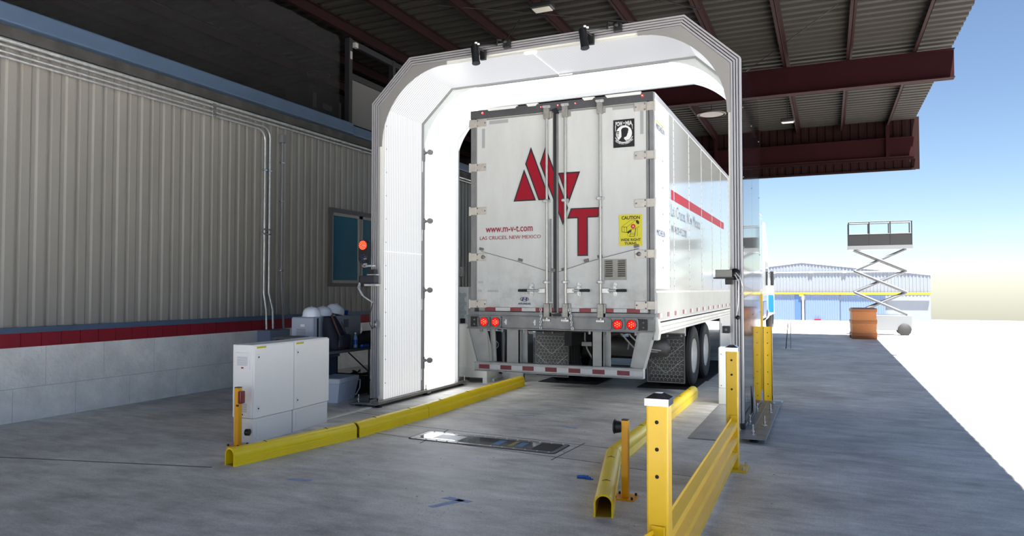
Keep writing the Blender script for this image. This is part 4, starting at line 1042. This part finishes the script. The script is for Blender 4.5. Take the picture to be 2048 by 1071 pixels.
# folding table with clutter
t = thing('folding_table', 'dark folding table holding equipment between the cabinets and the arch', 'table', (-6.78,8.35,0))
MB().box(-.38,.38,-1.0,1.25,.70,.74,0,.01).build('tabletop', mat('table_grey', (78,84,94), .5), t)
for sx in (-.3,.3):
    for y in (-.8,.95): MB().cyl((sx,y,0),(sx,y,.70),.014,8).build('leg', M_black, t)
MB().tube([(.3,.95,.35),(.25,.5,.68)],.01,6).tube([(-.3,.95,.3),(.3,.95,.3)],.01,6).build('brace', M_black, t)
t = thing('equipment_case', 'large light grey metal case on the folding table under the hard hats', 'case', (-6.92,8.30,.74))
MB().box(-.18,.20,-.02,1.12,0,.475,0,.008).build('body', mat('case_grey', (150,158,174), .45), t)
MB().box(-.18,.18,-.028,-.018,.02,.46).build('end_panel', mat('case_grey2', (172,180,196), .45), t)
mb = MB(); [mb.box(-.09,.07,-.032,-.027,.10+.022*k,.108+.022*k) for k in range(10)]; mb.build('vent_slots', M_plastic, t)
MB().box(-.02,.05,-.033,-.027,.34,.375).build('white_label', M_decwhite, t)
MB().box(.20,.206,.06,.09,.05,.46).build('black_latch_strip', M_black, t)
MB().box(.20,.204,.68,.80,.30,.42).build('sticker', mat('sticker_grey', (92,104,116), .5), t)
def hat(loc, rz, label):
    t = thing('hard_hat', label, 'helmet', loc, rz, 'white hard hats')
    mb = MB(); prof = [(.0,.135),(.05,.130),(.09,.110),(.115,.075),(.125,.03),(.128,.0)]
    mb.lathe(prof, (0,0,.012), 'z', 28); mb.xf(Matrix.Diagonal((1.18,1,1,1))); mb.build('shell', mat('hat_white', (226,232,244), .25, coat=.4), t)
    mb = MB(); P = arc(0,0,.128,0,360,28); Q = [(x*1.12+(.05 if x > .05 else 0), y*1.10) for x,y in P]
    mb.strip([(x*1.18,y) for x,y in P], [(x*1.18,y) for x,y in Q], XY, .004, .012); mb.build('brim', mat('hat_white', (226,232,244), .25), t)
    mb = MB(); mb.tube([(-.13,0,.07),(-.08,0,.125),(0,0,.149),(.08,0,.125),(.13,0,.07)], .009, 8); mb.build('ridge', mat('hat_white', (226,232,244), .25), t)
    return t
hat((-6.86,8.41,1.217), 1.9, 'white hard hat on the equipment case, leftmost of the three')
hat((-6.90,8.72,1.217), 1.7, 'white hard hat on the equipment case, middle of the three')
h = hat((-6.92,9.02,1.245), 1.2, 'white hard hat on the equipment case, rightmost and tilted of the three'); h.rotation_euler = (.1,.25,1.2)
t = thing('wipes_tub', 'shallow blue tub on the equipment case behind the hard hats', 'tub', (-7.0,9.32,1.215))
MB().lathe([(0,0),(.085,0),(.095,.06),(.1,.065),(0,.07)], (0,0,0)).build('tub', M_bluepl, t)
mb = MB(); mb.lathe([(0,.07),(.10,.07),(.10,.08),(0,.082)], (0,0,0)); mb.build('lid', mat('lid_blue', (90,140,210), .4), t)
# backpack
t = thing('backpack', 'dark navy backpack leaning on the grey case on the table', 'backpack', (-6.54,8.62,.742), .0)
mb = MB(); n = 14
for k in range(9):
    z = k*.06; w = .20*(1-.55*(k/8)**2.4); d = .11*(1-.45*(k/8)**2); cx = -.10*(k/8)*.9; cy = -.09*(k/8)
    for j in range(n):
        a = 2*PI*j/n; ca, sa = math.cos(a), math.sin(a)
        mb.v.append((cx+d*math.copysign(abs(ca)**.6,ca), cy+w*math.copysign(abs(sa)**.6,sa), z))
for k in range(8):
    for j in range(n): mb.f.append([k*n+j,k*n+(j+1)%n,(k+1)*n+(j+1)%n,(k+1)*n+j]); mb.mi.append(0); mb.sm.append(True)
mb.f += [list(range(n))[::-1], [8*n+j for j in range(n)]]; mb.mi += [0,0]; mb.sm += [False,True]
mb.build('bag_body', mat('bag_navy', (26,28,42), .8, 0, .2, 20), t)
mb = MB(); mb.tube([(.10,-.12,.04),(.105,-.10,.2),(.06,-.16,.38),(-.03,-.12,.5)], .014, 8); mb.tube([(.115,.08,.04),(.11,.05,.2),(.05,0,.40)], .008, 6); mb.build('shoulder_strap', mat('strap_brown', (74,48,46), .7), t)
MB().box(.07,.14,-.12,.13,.03,.22,0,.03).build('front_pocket', mat('bag_navy', (26,28,42), .8), t)
t = thing('water_bottle', 'clear water bottle with blue label and white cap on the table', 'bottle', (-6.50,8.98,.74))
MB().lathe([(0,0),(.032,0),(.034,.01),(.034,.13),(.028,.16),(.013,.19),(.013,.205),(0,.205)], (0,0,0)).build('bottle', mat('bottle_blue', (130,160,205), .1, coat=.5), t)
MB().lathe([(.0345,.05),(.0348,.06),(.0348,.12),(.0345,.125)], (0,0,0)).build('label_band', M_bluepl, t)
MB().lathe([(0,.205),(.016,.205),(.016,.225),(0,.227)], (0,0,0)).build('cap', M_decwhite, t)
t = thing('shoulder_bag', 'dark green soft bag with a tan patch on the table by the arch', 'bag', (-6.58,9.38,.742))
mb = MB(); mb.tube([(0,-.26,.05),(0,-.18,.09),(0,0,.11),(0,.16,.10),(0,.24,.06)], [.03,.09,.11,.10,.04], 16); mb.build('bag_body', mat('bag_olive', (38,40,40), .85, 0, .3, 14), t)
MB().box(.09,.115,.0,.12,.07,.16,0,.01).build('tan_patch', mat('patch_tan', (120,104,70), .8), t)
mb = MB(); mb.tube([(0,-.2,.12),(0,-.1,.22),(0,.1,.22),(0,.18,.12)], .012, 8); mb.build('strap', M_black, t)
tg = MB().box(-6.46,-6.40,9.02,9.2,.742,.79,0,.02).build('wipes_pack', M_bluepl); tag(tg, 'crumpled blue plastic pack lying beside the water bottle', 'pack')
t = thing('laptop', 'dark closed laptop stack on table corner behind the cabinets', 'laptop', (-6.8,7.72,.74))
MB().box(-.1,.2,.0,.26,.0,.205,0,.01).build('base', M_black, t)
MB().box(-.12,.22,-.05,.3,.205,.228,0,.004).build('lid', mat('laptop_grey', (90,84,96), .5), t)
t = thing('storage_tote', 'blue grey storage tote under the folding table behind the cooler', 'tote', (-7.05,8.55,0))
MB().box(-.18,.20,-.3,.45,0,.60,0,.02).build('tub', mat('tote_blue', (58,72,96), .5), t)
MB().box(-.2,.24,-.32,.47,.60,.64,0,.01).build('lid', mat('tote_blue2', (72,88,112), .5), t)
t = thing('cooler', 'white plastic cooler with carry handle on the floor under the table', 'cooler', (-6.56,8.66,0), .12)
mb = MB(); mb.add([(-.2,-.25,0),(.13,-.25,0),(.13,.22,0),(-.2,.22,0),(-.23,-.28,.27),(.17,-.28,.27),(.17,.28,.27),(-.23,.28,.27)],[(3,2,1,0),(4,5,6,7),(0,1,5,4),(1,2,6,5),(2,3,7,6),(3,0,4,7)]); mb.build('tub', mat('cooler_white', (205,214,232), .4), t)
MB().box(-.24,.18,-.29,.29,.27,.345,0,.015).build('lid', mat('cooler_white2', (214,222,236), .4), t)
mb = MB(); mb.tube([(.16,.20,.28),(.18,.31,.27),(.16,.34,.15),(.13,.28,.05),(-.1,.30,.06)], .010, 8); mb.build('handle', mat('cooler_white2', (214,222,236), .4), t)
t = thing('cardboard_clutter', 'dark wire bundle heaped under table leg beside the arch', 'cables', (-6.78,9.38,0))
mb = MB()
for k in range(9):
    pts = [(random.uniform(-.18,.18), random.uniform(-.25,.25), .03+random.random()*.32) for _ in range(5)]; mb.tube(pts, .014, 6)
t.name = 'cable_heap'; mb.build('cable', M_black, t)
MB().box(-.2,.18,-.25,.12,0,.26,0,.02).build('crate', M_dark, t)

nm = bpy.data.materials.new('netting'); nm.use_nodes = True; nt = nm.node_tree
_b = nt.nodes['Principled BSDF']; _b.inputs['Base Color'].default_value = (.008,.008,.01,1); _b.inputs['Roughness'].default_value = .9
_t = nt.nodes.new('ShaderNodeBsdfTransparent'); _x = nt.nodes.new('ShaderNodeMixShader'); _x.inputs[0].default_value = .74
nt.links.new(_t.outputs[0], _x.inputs[1]); nt.links.new(_b.outputs[0], _x.inputs[2]); nt.links.new(_x.outputs[0], nt.nodes['Material Output'].inputs['Surface'])
mb = MB(); P = [(y*.5-12, .015*math.sin(y*1.7)) for y in range(49)]
mb.sheet([(-9.12+b,a,5.02) for a,b in P], [(-9.12+b*2,a,6.8) for a,b in P])
tag(mb.build('bird_netting', nm), 'fine black bird netting hung over the loft above the blue gutter', 'netting')
# heater unit, gauze frame, loft things
t = thing('unit_heater', 'dark boxy equipment unit with white and yellow stickers above blue gutter', 'heater', (-9.5,11.4,4.85))
MB().box(-.5,.1,0,1.55,.0,.88,0,.01).build('housing', mat('heater_dark', (44,44,50), .6), t)
mb = MB()
for a,b,c,d in ((.12,.22,.42,.72),(.42,.72,.45,.56),(.95,1.02,.28,.70),(.94,1.10,.02,.18)): mb.box(.1,.104,a,b,c,d)
mb.each('white_sticker', mat('sticker_dim', (120,120,124), .6), t)
y_ = MB().box(.1,.104,.45,.66,.18,.36).build('yellow_sticker', mat('sticker_amber', (190,150,40), .6), t)
mb = MB(); [mb.box(.104,.106,.475+.06*k,.52+.06*k,z,z+.03) for k in range(3) for z in (.31,.255,.205)]; mb.build('sticker_print', M_decblack, y_)
t = thing('rack_frame', 'black steel frame of square posts with white tags above the gutter', 'frame', (-8.98,12.12,5.03))
for y in (0.0,1.62,3.3): MB().box(-.06,.05,y-.055,y+.055,0,1.75).build('post', mat('frame_black', (14,15,24), .6), t)
for z in (1.62,.92): MB().box(-.05,.04,0,3.3,z,z+.12).build('crossbar', mat('frame_black', (14,15,24), .6), t)
mb = MB(); mb.box(.05,.054,-.02,.045,1.32,1.48); mb.box(.05,.054,1.60,1.66,1.25,1.42); mb.box(.04,.11,.07,.17,1.58,1.68); mb.each('white_tag', mat('tag_dim', (150,150,150), .6), t)
MB().box(-.03,.0,.06,3.2,0,.92).build('infill_panel', mat('infill', (92,92,94), .6), t)
# lights under the roof
def highbay(x, y, z, label, r=.2, flat=False):
    t = thing('high_bay_light', label, 'light', (x,y,z), 0, 'high bay lights under the roof')
    MB().cyl((0,0,.10),(0,0,6.82-z),.012,8).build('stem', M_black, t)
    if flat: MB().lathe([(0,.03),(r,.03),(r,.0),(r-.03,-.01)], (0,0,0)).build('shade', mat('shade_dark', (52,44,44), .5), t)
    else: MB().box(-r,r,-r*.6,r*.6,0,.10,0,.02).build('housing', M_black, t)
    MB().box(-r*.8,r*.8,-r*.5,r*.5,-.012,.0).build('lens', mat('lens_pale', (190,186,176), .4), t) if not flat else MB().lathe([(r*.82,-.002),(0,-.004)], (0,0,0)).build('lens', mat('lens_brown', (80,66,62), .4), t)
highbay(-4.62,11.9,6.62, 'square floodlight hanging under the roof above the arch top')
highbay(-.93,20.6,6.1, 'small floodlight hanging in the far roof bay right of the arch', .17)
highbay(-2.95,20.8,6.55, 'round dish light under the far roof seen inside the arch', .40, True)
highbay(-10.7,13.3,6.55, 'round dish light half lit above the dark loft', .26, True)

# ---- equipment behind left arch leg
t = thing('scanner_cabinet', 'pale grey cabinet with hexagonal mesh front behind the left arch leg', 'cabinet', (-6.45,12.35,0))
MB().box(-.55,.18,-.12,.4,.45,1.66,0,.01).box(-.5,.1,-.05,.35,0,.45,1).build('body', [mat('scancab', (196,202,204), .45), M_dark], t)
MB().box(-.24,-.16,-.16,-.12,.45,1.88,0,.01).build('mast', M_decwhite, t)
mb = MB()
def hexg(mb, x0,x1,z0,z1):
    r = .055; dx_ = r*math.sqrt(3); z = z0; j = 0
    while z < z1:
        x = x0+(dx_/2 if j%2 else 0)
        while x < x1:
            P = [(x+r*.9*math.cos(PI/6+k*PI/3), z+r*.9*math.sin(PI/6+k*PI/3)) for k in range(6)]
            if all(x0 <= p[0] <= x1 and z0 <= p[1] <= z1 for p in P): mb.prism(P, XZ, -.128, -.119)
            x += dx_
        z += r*1.5; j += 1
hexg(mb,-.52,-.26,.6,1.6); hexg(mb,-.14,.16,.6,1.6); mb.build('mesh_panel', mat('meshgrey', (164,172,174), .5), t)
MB().box(.02,.12,-.14,-.12,.97,1.06).build('black_window', M_black, t)
t = thing('scanner_pedestal', 'white pedestal box with notched foot behind the left arch leg', 'pedestal', (-5.72,11.3,0))
MB().prism([(-.28,.27),(.30,.27),(.12,.95),(-.06,1.0),(-.28,1.0)], XZ, -.05,.35).build('upper_cover', mat('ped_white', (208,210,208), .45), t)
mb = MB(); mb.box(-.3,.34,-.1,.4,.09,.27,0,.004); mb.box(-.3,-.24,-.1,.4,0,.09); mb.box(.26,.34,-.1,.4,0,.09); mb.build('foot_bracket', mat('ped_white', (208,210,208), .45), t)
mb = MB(); mb.box(.45,.85,.3,.38,.03,.27); mb.box(.42,.46,-.05,.3,.03,.08); mb.each('steel_bracket', M_steel, t)
t = thing('ptz_camera', 'grey round camera on white mast behind the lit arch wall', 'camera', (-6.5,12.3,1.9))
mb = MB(); mb.lathe([(0,-.10),(.05,-.10),(.075,-.06),(.08,.0),(.06,.06),(0,.07)], (0,0,.06), 'y', 20); mb.box(-.10,.10,-.04,.04,-.04,.15,0,.01); mb.build('head', mat('ptz_grey', (126,130,130), .45), t)
MB().lathe([(0,-.105),(.03,-.104),(.032,-.10)], (0,0,.06), 'y', 14).build('lens', M_black, t)
MB().box(-.15,-.09,-.05,.05,-.10,.12).build('mount', M_black, t)
t = thing('console_box', 'dark navy box with round white emblem left of trailer underside', 'box', (-5.85,12.6,0))
MB().box(-.2,.16,-.1,.5,.12,.82,0,.01).build('body', M_navy, t)
MB().box(-.22,.18,-.14,.5,.82,.845,0,.004).build('top', M_cab, t)
mb = MB(); mb.strip(arc(.02,.56,.075,0,360,28), arc(.02,.56,.067,0,360,28), XZ, -.104,-.1); ln(mb,(.0,.50),(.0,.61),.010,-.1035); ln(mb,(.0,.61),(.045,.52),.010,-.1035); ln(mb,(.045,.52),(.045,.62),.010,-.1035); ln(mb,(-.05,.50),(-.03,.50),.01,-.1035)
mb.build('emblem', M_decwhite, t)
mb = MB(); mb.box(.17,.20,-.1,-.06,.0,.8); mb.build('edge_post', M_alu, t)
t = thing('yellow_bollard', 'yellow square bollard behind the navy box left of the trailer', 'bollard', (-6.15,13.9,0))
MB().box(-.1,.12,-.1,.1,0,1.15,0,.01).build('post', M_yelpost, t); MB().box(.12,.20,-.1,.1,0,1.15,0,.005).build('side_channel', M_yellow, t)
t = thing('traffic_cone', 'striped red and white traffic cone behind the navy box', 'cone', (-5.95,14.2,.66))
prof = [(.10,-.66),(.10,.0),(.075,.0),(.065,.10)]
MB().lathe([(0,0),(.11,0),(.10,.05),(0,.05)], (0,0,0)).lathe([(.085,.05),(.075,.13)], (0,0,0)).lathe([(.062,.24),(.055,.30)], (0,0,0)).lathe([(.045,.38),(.03,.5),(0,.51)], (0,0,0)).build('cone_body', mat('cone_red', (190,50,40), .6), t)
MB().lathe([(.075,.13),(.062,.24)], (0,0,0)).lathe([(.055,.30),(.045,.38)], (0,0,0)).build('white_band', M_decwhite, t)
MB().box(-.16,.16,-.16,.16,-.66,-.001,0,.01).build('stand_box', M_navy, t)
tg = MB().box(-5.35,-5.05,13.3,13.6,0,.07,0,.01).build('yellow_block', M_yellow); tag(tg, 'small yellow block on the floor under the trailer guard', 'block')
tg = MB().box(-6.75,-6.45,12.05,12.12,.0,.40,0,.01).build('red_panel', mat('redpanel', (130,14,34), .6)); tag(tg, 'dark red panel low behind the white pedestal', 'panel')
tg['label'] = 'dark red panel standing low behind the white pedestal'
# white sensor post right of trailer
t = thing('sensor_pillar', 'white plastic sensor pillar behind far yellow guard post', 'pillar', (-1.36,10.6,0))
MB().box(-.07,.10,-.06,.10,.22,.80,0,.015).build('upper_cover', mat('pil_white', (216,218,216), .45), t)
mb = MB(); mb.box(-.07,.10,-.07,.11,.0,.22,0,.008); mb.build('foot_cover', mat('pil_white2', (206,208,206), .45), t)
mb = MB(); [mb.lathe([(0,-.066),(.006,-.065),(.006,-.06)], (-.03,0,z), 'y', 8) for z in (.26,.70)]; mb.each('screw', M_black, t)
tg = MB().box(-1.41,-1.0,7.97,10.45,0,.012,0,.003).build('steel_plate', M_steel); tag(tg, 'worn grey steel plate lying on floor inside the arch, right side', 'plate')
mb = MB(); mb.box(-2.9,-1.98,11.75,13.0,0,.010,0,.003); mb.box(-2.9,-1.95,13.05,16.8,0,.010,0,.003)
for y in [11.8+.12*k for k in range(41)]: mb.box(-2.9,-1.98,y,y+.02,.010,.014)
tg = mb.build('rubber_mat', mat('mat_black', (34,34,36), .8, 0, .2, 8)); tag(tg, 'black ribbed rubber mat under right hand trailer wheels', 'mat')
tg = MB().box(-4.65,-3.6,11.75,15.0,0,.010,0,.003).build('rubber_mat', mat('mat_black', (34,34,36), .8)); tag(tg, 'black rubber mat under left hand trailer wheels', 'mat')
# pale cable cover strip
mb = MB(); mb.prism([(-.05,0),(.05,0),(.035,.012),(-.035,.012)], lambda a,b,d:(a-5.76,d,b), 7.2, 8.28)
tg = mb.build('cable_cover', mat('strip_white', (208,208,202), .6)); tag(tg, 'white cable cover strip from the cabinets to the arch foot', 'cable cover')

# ---- under-vehicle scanner in the floor
t = thing('floor_scanner', 'flat glass topped scanner plate bolted across the lane floor', 'scanner', (-3.32,6.94,0), -.035)
mb = MB(); r_ = .06
def rrect(x0,x1,y0,y1,r,n=4):
    P = []
    for cx,cy,a in ((x1-r,y1-r,0),(x0+r,y1-r,90),(x0+r,y0+r,180),(x1-r,y0+r,270)): P += arc(cx,cy,r,a,a+90,n)
    return P
MB().prism(rrect(-.86,.84,-.215,.215,.05), XY, 0, .007).build('rim_plate', mat('scan_rim', (150,152,152), .35, .5, .4, 12), t)
MB().prism(rrect(-.80,.56,-.15,.15,.02), XY, .007, .0085).build('glass', mat('scan_glass', (60,64,70), .04, .3, coat=1.0), t)
MB().prism(rrect(.56,.80,-.15,.17,.03), XY, .007, .010).build('end_cover', mat('scan_dark2', (44,48,52), .45), t)
mb = MB(); mb.box(-.62,-.30,-.10,.10,.0087,.0095); mb.build('white_patch', mat('patch_white', (210,212,214), .4), t)  # flat white patch on the glass, coloured bands beside it
mb = MB(); mb.box(.28,.33,-.12,.12,.0087,.0092); mb.build('yellow_band', mat('band_y', (150,140,70), .3), t)
mb = MB(); mb.box(.10,.18,-.12,.10,.0087,.0092); mb.box(.36,.44,-.1,.1,.0087,.0092); mb.each('blue_band', mat('band_b', (80,130,180), .3), t)
mb = MB(); [mb.lathe([(0,.006),(.008,.005),(.010,0)], (x,y,.007), 'z', 8) for x in [-.78+.13*k for k in range(13)] for y in (-.19,.19)]; mb.build('rim_screws', M_decwhite, t)['kind'] = 'stuff'
mb = MB(); mb.strip(rrect(-.875,.855,-.23,.23,.05)+[rrect(-.875,.855,-.23,.23,.05)[0]], rrect(-.86,.84,-.215,.215,.05)+[rrect(-.86,.84,-.215,.215,.05)[0]], XY, 0, .005); mb.build('sealant_edge', mat('sealant', (62,62,62), .8), t)

# ---- tape on the floor
def tape(polys, label, name='floor_tape', m=M_tapeblue, h=.0015):
    mb = MB()
    for p in polys: mb.prism(p, XY, .0002, h)
    return tag(mb.build(name, m), label, 'tape', 'blue tape marks on the floor')
tape([[(-4.24,4.88),(-4.21,4.94),(-4.02,4.97),(-4.03,4.91)]], 'faded strip of blue tape on floor at lower left')
tape([[(-2.76,4.94),(-2.72,5.0),(-2.50,4.96),(-2.52,4.91)],[(-2.75,4.72),(-2.70,4.70),(-2.56,4.95),(-2.62,4.97)]], 'arrow shaped blue tape mark in the centre foreground')
tape([[(-3.72,8.52),(-3.71,8.55),(-3.45,8.62),(-3.45,8.59)]], 'thin faded blue tape line near the trailer')
tape([[(-2.9,8.05),(-2.88,8.1),(-2.68,8.05),(-2.70,8.0)]], 'short pale blue tape mark in mid lane right')
mb = MB(); mb.tube([(-1.99,5.93,.012),(-1.93,5.95,.014),(-1.87,5.93,.010)], [.012,.014,.010], 8); mb.tube([(-1.98,5.96,.010),(-1.9,5.97,.013)], .010, 8); mb.tube([(-1.9,5.92,.008),(-1.84,5.92,.006)], .006, 6)
tag(mb.build('blue_scrap', M_bluepl), 'crumpled bright blue plastic scrap on the floor by right wheel guide', 'scrap')
# grit on the lane
mb = MB()
for _ in range(700):
    x = random.gauss(-2.75,.42); y = random.gauss(4.45,.26); s = random.uniform(.0015,.0045)
    mb.add([(x-s,y-s,.0003),(x+s,y-s*.6,.0003),(x+s*.3,y+s,.0003),(x,y,.0003+s)], [(0,1,3),(1,2,3),(2,0,3),(0,2,1)])
tag(mb.build('pale_grit', mat('grit', (214,214,212), .8)), 'scattered pale grit on the lane in the foreground', 'grit', kind='stuff')
mb = MB()
for _ in range(60):
    x = random.uniform(-4,-.3); y = random.uniform(4.5,9); s = random.uniform(.003,.010)
    if y > 8 and x > -1.45: continue
    mb.add([(x-s,y-s*.4,.0003),(x+s,y-s*.6,.0003),(x+s*.3,y+s*.5,.0003),(x,y,.0003+s*.4)], [(0,1,3),(1,2,3),(2,0,3),(0,2,1)])
tag(mb.build('dark_debris', mat('debris', (70,60,52), .9)), 'scattered small dark debris on the lane', 'debris', kind='stuff')

# ---- scissor lift and crates on the right, mirrored in the black arch panels
t = thing('scissor_lift', 'grey scissor lift with raised platform in the sunny yard on the right', 'lift', (1.75,29.6,-.06))
MB().box(-1.0,1.0,-.4,.4,.2,.75,0,.03).build('base', mat('lift_grey', (92,96,100), .5), t)
for sx in (-.75,.75):
    for sy in (-.38,.38): mb = MB(); mb.lathe([(0,-.07),(.2,-.07),(.22,-.04),(.22,.04),(.2,.07),(0,.07)], (sx,sy,.22), 'y', 20); mb.build('wheel', M_rubber, t)
zz = .78
for k in range(3):
    for s in (-1,1):
        for yy in (-.34,.30):
            mb = MB(); mb.tube([(-s*.85,yy+.03*s,zz),(s*.85,yy+.03*s,zz+.78)], .05, 6, smooth=False); mb.build('scissor_arm', mat('lift_arm', (74,78,84), .5), t)
    zz += .78
MB().box(-1.05,1.05,-.42,.42,zz,zz+.14).build('platform', mat('lift_grey', (92,96,100), .5), t)
mb = MB()
for sy in (-.4,.4):
    for z in (.55,1.0): mb.cyl((-1.02,sy,zz+z),(1.02,sy,zz+z),.02,8)
    for x in (-1.02,-.34,.34,1.02): mb.cyl((x,sy,zz+.1),(x,sy,zz+1.0),.02,8)
mb.box(-1.02,1.02,-.41,-.40,zz+.14,zz+.55); mb.build('guard_rails', M_black, t)
for (x,y,l) in ((1.05,26.4,'orange brown wooden crate on floor right of lane, nearer the camera'),(1.12,27.6,'orange brown wooden crate on floor right of lane, nearer the lift')):
    t = thing('wooden_crate', l, 'crate', (x,y,0), .05, 'wooden crates on the right')
    MB().box(-.35,.35,-.5,.5,.1,.95).build('body', mat('crate_wood', (176,112,64), .7, 0, .2, 8, stretch=(1,1,6)), t)
    mb = MB(); [mb.box(-.37,.37,yy-.05,yy+.05,.0,.1) for yy in (-.4,0,.4)]; [mb.box(-.37,.37,-.52,.52,z,z+.09) for z in (.1,.5,.88)]; mb.build('batten', mat('crate_wood2', (150,92,52), .7), t)
t = thing('barrier_stand', 'thin grey stanchion on flat plate beyond the far yellow posts', 'stand', (-.93,20.9,0))
MB().cyl((0,0,.01),(0,0,.75),.012,8).build('pole', M_alud, t); MB().box(-.2,.3,-.12,.12,0,.012).build('base_plate', M_alu, t)
MB().cyl((-.12,-.1,.0),(-.06,-.1,.7),.012,8).build('brace', M_navy, t)
